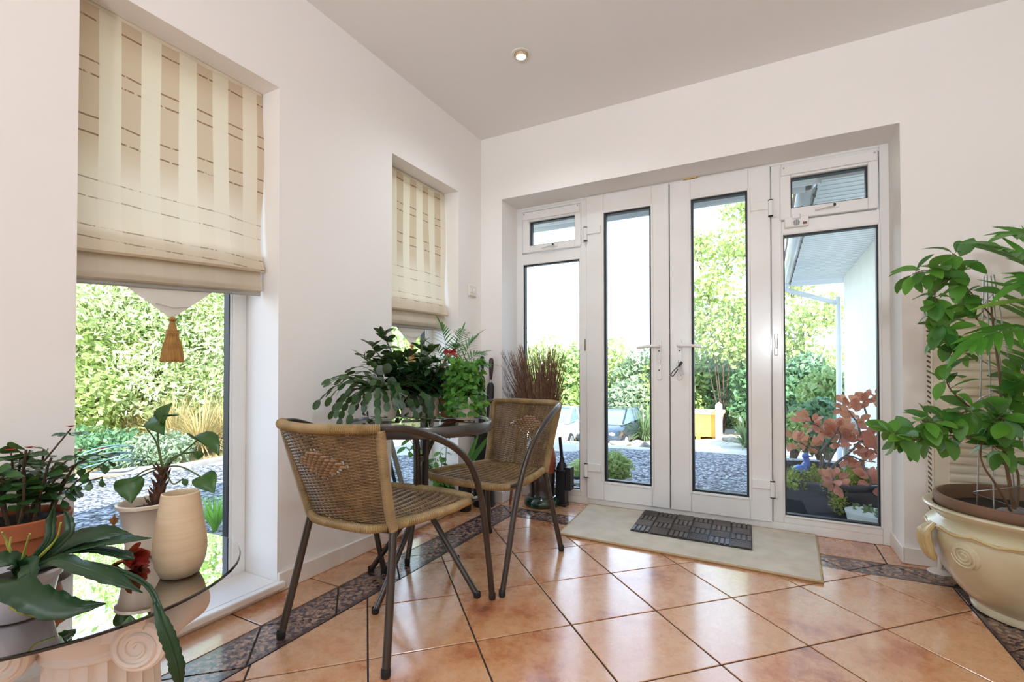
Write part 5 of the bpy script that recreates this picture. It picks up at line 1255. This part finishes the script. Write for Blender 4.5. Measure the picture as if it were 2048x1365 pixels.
p = on(430, 1062, 2, -.15); strapclump('grass_tuft', 'bright green grass tuft outside the near window beside the tall vase', p, 110, .26, .010, leafmat('bright_grass', (150, 206, 70), (104, 170, 50), .45, .4), .6, .5, 'grass')
q = MB(); P = [on(u, v, 2, -.15) for u, v in ((120, 968), (250, 948), (380, 935), (520, 905))]
q.tube(smooth_path(P, 8), .06, 8, flat=.7); o = q.build('kerb_edging', mat('grey_kerb', (150, 146, 142), .85, ns=12), None, org=P[1]); tag(o, 'grey kerb edging between the gravel and the planted bed outside the near window', 'kerb')
q = MB(); hc = on(212, 948, 2, -.13)+Vector((0, 0, .02))
hp = [hc+Vector((.24*math.cos(k*.32)*(.8+.2*math.sin(k*.11)), .22*math.sin(k*.32), .10+.09*math.sin(k*.05)+.10*math.cos(k*.32))) for k in range(90)]
q.tube(hp+[hc+Vector((.3, -.3, .02)), hc+Vector((.6, -.4, .0))], .008, 7); o = q.build('garden_hose', mat('green_hose', (104, 132, 128), .45, col2=(88, 116, 110), ns=10), None, org=hc); tag(o, 'coiled pale green garden hose lying by the kerb outside the near window', 'hose')
# behind the far left window
shrub('green_shrub', 'sunlit green shrub beyond the far window behind the round table', [(800, 700, 9, 1.2, 1.2), (900, 690, 9.5, 1.4, 1.4), (850, 760, 9., 1.0, .9)], 7000, .14, LF_pale2)

# ---- far side: hedge, trees, cars
HG = 'hedge and bushes across the drive'
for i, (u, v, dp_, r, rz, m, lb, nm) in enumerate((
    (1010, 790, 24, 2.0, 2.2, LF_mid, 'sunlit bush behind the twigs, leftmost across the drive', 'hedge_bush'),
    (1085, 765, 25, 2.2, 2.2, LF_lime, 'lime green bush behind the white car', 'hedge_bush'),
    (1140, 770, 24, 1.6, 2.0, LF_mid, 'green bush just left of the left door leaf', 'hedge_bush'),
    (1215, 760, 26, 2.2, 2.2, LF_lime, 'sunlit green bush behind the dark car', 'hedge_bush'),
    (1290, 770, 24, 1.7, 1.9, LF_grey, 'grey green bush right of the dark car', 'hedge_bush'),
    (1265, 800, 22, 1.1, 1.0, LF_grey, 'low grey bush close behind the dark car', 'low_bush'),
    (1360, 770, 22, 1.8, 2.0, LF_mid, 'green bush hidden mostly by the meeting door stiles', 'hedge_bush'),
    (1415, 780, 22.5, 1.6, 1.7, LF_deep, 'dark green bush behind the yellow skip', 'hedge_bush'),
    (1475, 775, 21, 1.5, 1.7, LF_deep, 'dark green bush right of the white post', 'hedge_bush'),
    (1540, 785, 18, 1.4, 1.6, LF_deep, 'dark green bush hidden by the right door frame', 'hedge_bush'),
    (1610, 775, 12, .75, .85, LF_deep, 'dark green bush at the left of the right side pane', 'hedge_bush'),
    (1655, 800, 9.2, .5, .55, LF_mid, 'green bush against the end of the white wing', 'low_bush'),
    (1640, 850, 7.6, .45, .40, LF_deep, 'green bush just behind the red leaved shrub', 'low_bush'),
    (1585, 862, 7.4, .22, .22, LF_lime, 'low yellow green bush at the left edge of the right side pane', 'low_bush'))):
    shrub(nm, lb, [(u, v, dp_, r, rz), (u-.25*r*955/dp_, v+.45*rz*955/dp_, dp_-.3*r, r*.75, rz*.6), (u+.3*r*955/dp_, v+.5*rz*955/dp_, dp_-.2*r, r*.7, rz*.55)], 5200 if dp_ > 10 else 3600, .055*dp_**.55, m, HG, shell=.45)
shrub('garden_tree', 'airy light green tree behind the right door leaf', [(1460, 500, 18.5, 1.2, 1.1), (1495, 410, 19, 1.1, .8), (1415, 570, 18.5, 1.1, .8), (1480, 620, 18.8, 1.2, 1.0), (1440, 680, 19, 1.2, .8), (1400, 640, 19, 1.1, 1.1), (1395, 490, 19, .7, .8), (1480, 700, 18.5, 1.0, .8)], 4600, .20, LF_lime, 'trees beyond the drive', shell=.1, asp=.8, cat='tree', wd=.03)
shrub('garden_tree', 'light green tree seen past the gutter in the right side pane', [(1590, 430, 17, 1.1, 1.0), (1620, 640, 16, 1.1, .7), (1580, 560, 17, 1.0, 1.0), (1660, 620, 16.5, 1.1, .6), (1640, 720, 16, 1.0, .6), (1580, 690, 16.5, .8, .7)], 3400, .18, LF_lime, 'trees beyond the drive', shell=.1, asp=.8, cat='tree', wd=.035)
for u, v, dp_, n, ln, wd, lb in ((1290, 878, 19.0, 260, 1.75, .05, 'grey green pampas clump right of the dark car'), (1492, 868, 14.5, 90, 1.1, .07, 'strap leaved clump right of the white post'), (1180, 880, 21, 120, 1.2, .05, 'strap leaved clump between the two cars')):
    p = W(u, v, dp_); p.z = ground_z(p.x, p.y); strapclump('strap_plant', lb, p, n, ln, wd, LF_strap, 1.0, .95, 'plant', 'strap leaved plants by the drive')
def car(label, u, v, dep, head, paint):
    """head: direction the bonnet points, degrees"""
    p = W(u, v, dep); p.z = ground_z(p.x, p.y)
    t = thing('car', label, 'car', p); a = math.radians(head); fx = Vector((math.cos(a), math.sin(a), 0)); fy = Vector((-fx.y, fx.x, 0))
    G = lambda x, y, z: p+fx*x+fy*y+Vector((0, 0, z))
    st = [(-2.15, .70, .38, .78), (-2.1, .80, .28, .92), (-1.7, .87, .22, .98), (-.9, .90, .20, .97), (0, .91, .20, .96), (.8, .90, .20, .95), (1.1, .89, .21, .92), (1.6, .86, .22, .84), (2.0, .78, .26, .72), (2.15, .66, .34, .62)]
    q = MB(); n = 16; vs = []
    for x, w_, z0, z1 in st:
        for k in range(n):
            c_, s_ = math.cos(2*PI*k/n), math.sin(2*PI*k/n); e = .42
            vs.append(G(x, w_*math.copysign(abs(c_)**e, c_), (z0+z1)/2+(z1-z0)/2*math.copysign(abs(s_)**.55, s_)))
    k_ = len(st); q.add(vs, [(i*n+j, i*n+(j+1) % n, (i+1)*n+(j+1) % n, (i+1)*n+j) for i in range(k_-1) for j in range(n)]+[tuple(range(n)), tuple(range((k_-1)*n, k_*n))])
    q.build('body', paint, t)
    gh = [(-1.75, .70, .95, .64, .99), (-1.15, .76, .95, .60, 1.38), (-.3, .78, .95, .62, 1.45), (.25, .78, .94, .61, 1.42), (1.15, .74, .90, .66, .93)]
    q = MB(); vs = []
    for x, wb, zb, wt, zt in gh: vs += [G(x, -wb, zb), G(x, -wt, zt), G(x, wt, zt), G(x, wb, zb)]
    q.add(vs, [(i*4+j, i*4+j+1, i*4+j+5, i*4+j+4) for i in range(4) for j in range(3)]+[(0, 1, 2, 3), (16, 17, 18, 19)]); q.build('windows', mat('car_glass', (120, 142, 160), .05, coat=.5), t, bevel=.02)
    q = MB(); vs = []
    for x, wt, zt in ((-1.2, .585, 1.392), (-.3, .60, 1.463), (.28, .59, 1.432)): vs += [G(x, -wt, zt-.015), G(x, -wt*.85, zt), G(x, wt*.85, zt), G(x, wt, zt-.015)]
    q.add(vs, [(i*4+j, i*4+j+1, i*4+j+5, i*4+j+4) for i in range(2) for j in range(3)])
    for sy in (-1, 1):
        q.tube([G(1.12, sy*.72, .93), G(.27, sy*.60, 1.425)], .035, 6); q.tube([G(-.2, sy*.77, .95), G(-.25, sy*.61, 1.44)], .04, 6); q.tube([G(-1.7, sy*.68, .97), G(-1.15, sy*.585, 1.385)], .06, 6)
    q.build('roof', paint, t)
    for x in (1.32, -1.32):
        for sy in (-1, 1):
            q = MB(); q.lathe([(0, -.10), (.28, -.10), (.31, -.07), (.31, .07), (.28, .10), (.22, .10), (0, .09)], G(x, sy*.82, .31), 24, axis=fy*sy); wh = q.build('wheel', mat('tyre', (34, 34, 36), .8), t)
            q = MB(); q.lathe([(.21, .095), (.20, .11), (.08, .10), (0, .105)], G(x, sy*.82, .31), 20, axis=fy*sy); q.build('hub', mat('alloy', (200, 204, 208), .3, metal=.6), wh)
    for sy in (-1, 1):
        q = MB(); q.ball(G(1.98, sy*.60, .64), .13, 10, sz=.6); q.build('headlight', mat('lamp_lens', (230, 236, 240), .1, coat=.6), t)
        q = MB(); q.ball(G(.75, sy*.98, .98), .09, 10, sz=.7); q.build('mirror', paint, t)
    q = MB(); q.obox(G(2.13, 0, .42), fx*.02, fy*.5, (0, 0, .06)); q.build('grille', mat('car_grille', (40, 42, 46), .5), t, bevel=.01)
    return t
car('dark blue car parked facing the doors, seen through the left door leaf', 1228, 880, 19.0, -93, mat('blue_paint', (50, 64, 76), .2, metal=.2, coat=.8))
car('white car parked beside the dark blue one, seen through the left side pane', 1118, 880, 18.5, -86, mat('white_paint', (238, 238, 236), .2, coat=.8))
# yellow skip and post
p = W(1398, 878, 17.5); p.z = ground_z(p.x, p.y)
t = thing('yellow_skip', 'open yellow metal skip on the drive, seen through the right door leaf', 'skip', p)
q = MB(); q.prism([(p.x-1.1, p.z+.12), (p.x+.62, p.z+.12), (p.x+.78, p.z+.98), (p.x-1.2, p.z+.98)], 1, p.y, p.y+1.1); q.build('skip_body', mat('yellow_enamel', (238, 186, 84), .5, col2=(228, 170, 70), ns=3), t, bevel=.02)
q = MB(); q.box(p.x-1.24, p.x+.82, p.y-.05, p.y+1.15, p.z+.93, p.z+1.05); q.build('rim', mat('pale_yellow', (240, 214, 150), .5), t, bevel=.02)
for xx in (-.8, -.1, .45):
    q = MB(); q.box(p.x+xx, p.x+xx+.14, p.y+.02, p.y+1.0, p.z, p.z+.13); q.build('foot', mat('skip_foot', (214, 150, 60), .6), t)
p = W(1438, 876, 17.0); p.z = ground_z(p.x, p.y)
q = MB(); q.box(p.x-.11, p.x+.11, p.y-.11, p.y+.11, p.z-.02, p.z+1.22).prism([(p.x-.11, p.z+1.22), (p.x+.11, p.z+1.22), (p.x, p.z+1.32)], 1, p.y-.11, p.y+.11)
o = q.build('wooden_post', mat('whitewashed_wood', (216, 212, 200), .8, col2=(176, 168, 150), ns=7), None, bevel=.01, org=p); tag(o, 'square whitewashed post at the right end of the yellow skip', 'post')
for i, (u, v, dp_, r, lb) in enumerate(((1462, 872, 16.0, .16, 'pale rock right of the white post, nearest to it'), (1480, 876, 15.5, .13, 'smaller pale rock below the strap leaved clump'), (1278, 893, 9.0, .13, 'rock at the gravel edge in the left door leaf, right of the other one'), (1240, 901, 8.2, .10, 'rock at the gravel edge in the left door leaf, left of the other one'))):
    p = W(u, v, dp_); p.z = ground_z(p.x, p.y)+r*.3; q = MB(); q.ball(p, r, 14, sx=1.8, sy=1.2, sz=.6); q.v = [tuple(Vector(x)+(Vector(x)-p)*.18*math.sin(x[0]*19+x[1]*17+x[2]*23)) for x in q.v]
    o = q.build('rock', mat('pale_rock', (170, 162, 148), .9, col2=(130, 122, 112), ns=9, bs=.4, bscale=20), None, org=p); tag(o, lb, 'rock', 'rocks along the drive')

# ---- things just outside the panes
TB = W(1645, 960, 3.66); TB.z = -.13
t = thing('tub_planter', 'big dark blue black tub outside the right side pane', 'planter', TB)
q = MB(); q.lathe([(0, 0), (.38, 0), (.40, .01), (.435, .23), (.455, .245), (.465, .27), (.46, .285), (.44, .287), (.43, .26), (.425, .23), (0, .23)], TB, 64); q.build('tub', mat('dark_tub', (28, 38, 50), .35, col2=(22, 30, 40), ns=3, coat=.4), t)
q = MB(); q.lathe([(0, .245), (.2, .25), (.426, .24)], TB, 32); q.build('soil', M_soil, t)
LF_sed = leafmat('sedum_leaf', (176, 186, 74), (120, 142, 54), .5, .3)
for i, (u, v, lb) in enumerate(((1585, 925, 'yellow green sedum at the left rim of the dark tub'), (1622, 925, 'yellow green sedum beside the blue bird ornament'), (1665, 940, 'yellow green sedum spilling over the front rim of the dark tub'), (1715, 950, 'yellow green sedum at the right rim of the dark tub'))):
    pp = W(u, v, 3.36+.1*(i % 2)); pp.z = TB.z+.245; dd_ = (pp-TB); dd_.z = 0
    if dd_.length > .37: pp = TB+dd_*(.37/dd_.length)+Vector((0, 0, .245))
    tt = thing('sedum', lb, 'plant', pp, 'sedums in the dark tub')
    leaves('foliage', [(pp.x, pp.y, pp.z+.05, .12, .10, .08), (pp.x-.05, pp.y-.05, pp.z+.02, .10, .10, .05)]+([(pp.x+.02, pp.y-.13, pp.z-.06, .06, .04, .09)] if i == 2 else []), 900, .028, LF_sed, tt, .3, .6)
# red leaved shrub
t = thing('red_leaved_shrub', 'shrub with coppery red oval leaves growing in the dark tub', 'shrub', TB+Vector((.05, -.1, .24)))
q = MB(); lf = MB(); b0 = TB+Vector((-.03, -.12, .24)); DQ = 3.9
RBR = [[b0, W(1668, 930, 3.52), W(1700, 905, 3.47), W(1722, 880, 3.45), W(1745, 866, 3.42), W(1775, 860, 3.37)], [W(1722, 880, 3.45), W(1716, 850, 3.47), W(1703, 830, 3.49), W(1690, 812, 3.51)],
       [W(1745, 866, 3.42), W(1735, 835, 3.47), W(1728, 805, 3.47), W(1750, 797, 3.45), W(1765, 798, 3.42)], [b0, W(1640, 905, 3.57), W(1610, 890, 3.59), W(1585, 882, 3.62)], [b0, W(1650, 890, 3.62), W(1630, 850, 3.67), W(1610, 843, 3.67)],
       [b0, W(1690, 915, 3.47), W(1720, 920, 3.42), W(1745, 925, 3.37)], [W(1722, 880, 3.45), W(1735, 895, 3.42), W(1752, 890, 3.37)], [b0, W(1665, 955, 3.27), W(1672, 965, 3.22)], [W(1640, 905, 3.57), W(1668, 872, 3.57), W(1680, 850, 3.57)], [W(1720, 920, 3.42), W(1738, 955, 3.27), W(1744, 975, 3.22)], [b0, W(1680, 880, 3.57), W(1675, 860, 3.59)]]
for P in RBR:
    S_ = smooth_path(P, 5); k = len(S_); q.tube(S_, [.009*(1-.7*i/k) for i in range(k)], 6)
    for i in range(24):
        j = min(k-1, int(k*(.45+.55*i/23))); p = S_[j]; d = rv(1); s = rng.uniform(.055, .088)
        lf.leaf(p+d*.03, d+Vector((0, 0, .2)), (rv(.8)+(CAM-p).normalized()), s, s*.62, 'oval', .15, .2)
q.build('branches', mat('grey_twig', (110, 100, 98), .7), t); lf.build('foliage', leafmat('copper_leaf', (226, 150, 130), (178, 96, 82), .4, .35), t)
p = W(1693, 935, 3.75); p.z = TB.z+.245
t = thing('garden_light', 'small garden light with a clear ribbed head on a pale post in the dark tub', 'garden light', p)
hz = W(1697, 872, 3.75).z
q = MB(); q.tube([p, (p.x, p.y, hz-.03)], .022, 12); q.build('post', mat('pale_steel', (196, 206, 210), .3, metal=.4), t)
q = MB(); q.lathe([(.03, -.03), (.055, -.02), (.075, .0), (.085, .10), (.08, .105)], (p.x, p.y, hz), 24); q.build('clear_head', mat('clear_plastic', (214, 226, 230), .15, coat=.5), t)
q = MB(); q.lathe([(.09, .10), (.088, .115), (.03, .15), (0, .155)], (p.x, p.y, hz), 24); q.build('cap', mat('pale_cap', (226, 230, 232), .3), t)
p = W(1602, 925, 3.45); p.z = TB.z+.24; dd_ = p-TB; dd_.z = 0
if dd_.length > .36: p = TB+dd_*(.36/dd_.length)+Vector((0, 0, .24))
t = thing('bird_ornament', 'small blue bird ornament standing among the sedums', 'ornament', p)
M_blue = mat('blue_glaze', (70, 104, 190), .25, coat=.5)
q = MB(); q.ball(p+Vector((0, 0, .10)), .045, 14, sx=1.3, sz=.9); q.tube(smooth_path([p+Vector((.02, 0, .11)), p+Vector((.035, 0, .16)), p+Vector((.03, 0, .20))], 4), [.028]*4+[.02]*4+[.018], 10); q.ball(p+Vector((.028, 0, .205)), .024, 12); q.build('bird_body', M_blue, t)
q = MB(); q.lathe([(.007, 0), (0, .03)], p+Vector((.048, 0, .205)), 8, axis=(1, 0, -.1)); q.build('beak', M_blue, t)
for sy in (-.014, .014):
    q = MB(); q.tube([p+Vector((0, sy, .0)), p+Vector((0, sy, .07))], .005, 6); q.build('leg', M_blue, t)
def outpot(name, label, u, v, dep, r, h, m, plant=None, n=700, sz=.035, pr=None, ph=None):
    p = W(u, v, dep); p.z = -.15; t = thing(name, label, 'plant pot', p)
    MB().lathe([(0, 0), (r*.78, 0), (r*.8, .005), (r*.97, h-.02), (r, h-.018), (r*1.03, h), (r*.95, h), (r*.92, h-.03), (0, h-.035)], p, 36).build('pot', m, t)
    if plant: leaves('foliage', [(p.x, p.y, p.z+h+(ph or r*.6)*.6, pr or r, pr or r, ph or r*.7)], n, sz, plant, t, .2)
    return t
outpot('plant_pot', 'white pot outside the right side pane in front of the dark tub', 1742, 1030, 3.03, .135, .18, mat('white_outdoor_pot', (226, 232, 232), .35, coat=.3), leafmat('dull_leaf', (96, 120, 70), (70, 90, 60), .5), 30, .05, .10, .03)
outpot('plant_pot', 'pale bowl of feathery green plants outside the left door leaf', 1228, 965, 4.35, .16, .12, mat('pale_bowl', (206, 206, 198), .5), LF_lime, 1500, .05, .17, .14)
outpot('plant_pot', 'dark pot with a small green plant outside the left side pane', 1158, 975, 4.25, .12, .16, mat('dark_outdoor_pot', (52, 60, 72), .4), LF_lime, 300, .04, .10, .08)
p = W(1130, 985, 4.2); p.z = -.15
t = thing('slatted_crate', 'weathered grey slatted crate on the gravel outside the left side pane', 'crate', p)
for k in range(5):
    q = MB(); q.obox(p+Vector((0, -.14+.07*k, .13)), Vector((.20, .03, 0)), Vector((-.004, .024, 0)), (0, 0, .009)); q.build('slat', mat('grey_wood', (190, 186, 178), .8, col2=(156, 150, 142), ns=9), t, bevel=.002)
for sx in (-.17, .17):
    q = MB(); q.obox(p+Vector((sx, 0, .06)), (.012, 0, 0), (0, .17, 0), (0, 0, .06)); q.build('end_board', MATS['grey_wood'], t, bevel=.002)
# ------------------------------------------------------------------ light
w = bpy.data.worlds.new('sky'); S.world = w; w.use_nodes = True
nt = w.node_tree; bg = nt.nodes['Background']
tc = N(nt, 'ShaderNodeTexCoord'); sp = N(nt, 'ShaderNodeSeparateXYZ'); L(nt, tc.outputs['Generated'], sp.inputs[0])
c = ramp(nt, sp.outputs[2], [(0., (.84, .92, 1., 1)), (.35, (.68, .82, 1., 1)), (.7, (.38, .55, .84, 1)), (1., (.20, .34, .64, 1))])
L(nt, c, bg.inputs['Color']); bg.inputs['Strength'].default_value = SKY
sl = bpy.data.lights.new('sun', 'SUN'); sl.energy = SUN; sl.angle = math.radians(.6); sl.color = (1., .95, .86)
so = bpy.data.objects.new('sun', sl); C.objects.link(so); so.rotation_euler = Vector((-.45, .75, -.56)).to_track_quat('-Z', 'Y').to_euler(); so.location = (3, -4, 8)
# the visible recessed light, and unseen ceiling spots added to brighten the room
for i, (x, y) in enumerate(LAMPS):
    ld = bpy.data.lights.new('downlight_and_fill', 'SPOT'); ld.energy = LAMP_W; ld.spot_size = math.radians(150); ld.spot_blend = .9; ld.shadow_soft_size = .05; ld.color = (.84, .94, 1.)
    lo = bpy.data.objects.new('downlight_and_fill', ld); C.objects.link(lo); lo.location = (x, y, H-.03)
# unseen fill spot added behind the camera, aimed at ceiling and far wall
ud = bpy.data.lights.new('fill_spot', 'SPOT'); ud.energy = FILL_W; ud.spot_size = math.radians(135); ud.spot_blend = 1.; ud.shadow_soft_size = .10; ud.color = (.86, .94, 1.)
uo = bpy.data.objects.new('fill_spot', ud); C.objects.link(uo); uo.location = (1.94, -4.7, 1.33); uo.rotation_euler = Vector((.06, .68, .80)).to_track_quat('-Z', 'Y').to_euler()
vs = S.view_settings; vs.view_transform = 'Standard'; vs.look = 'None'; vs.exposure = EXPO; vs.gamma = 1; vs.use_curve_mapping = False
cy = S.cycles; cy.use_denoising = True; cy.max_bounces = 10; cy.diffuse_bounces = 6; cy.glossy_bounces = 4; cy.transparent_max_bounces = 16; cy.transmission_bounces = 6
cy.sample_clamp_indirect = 8; cy.caustics_reflective = False; cy.caustics_refractive = False
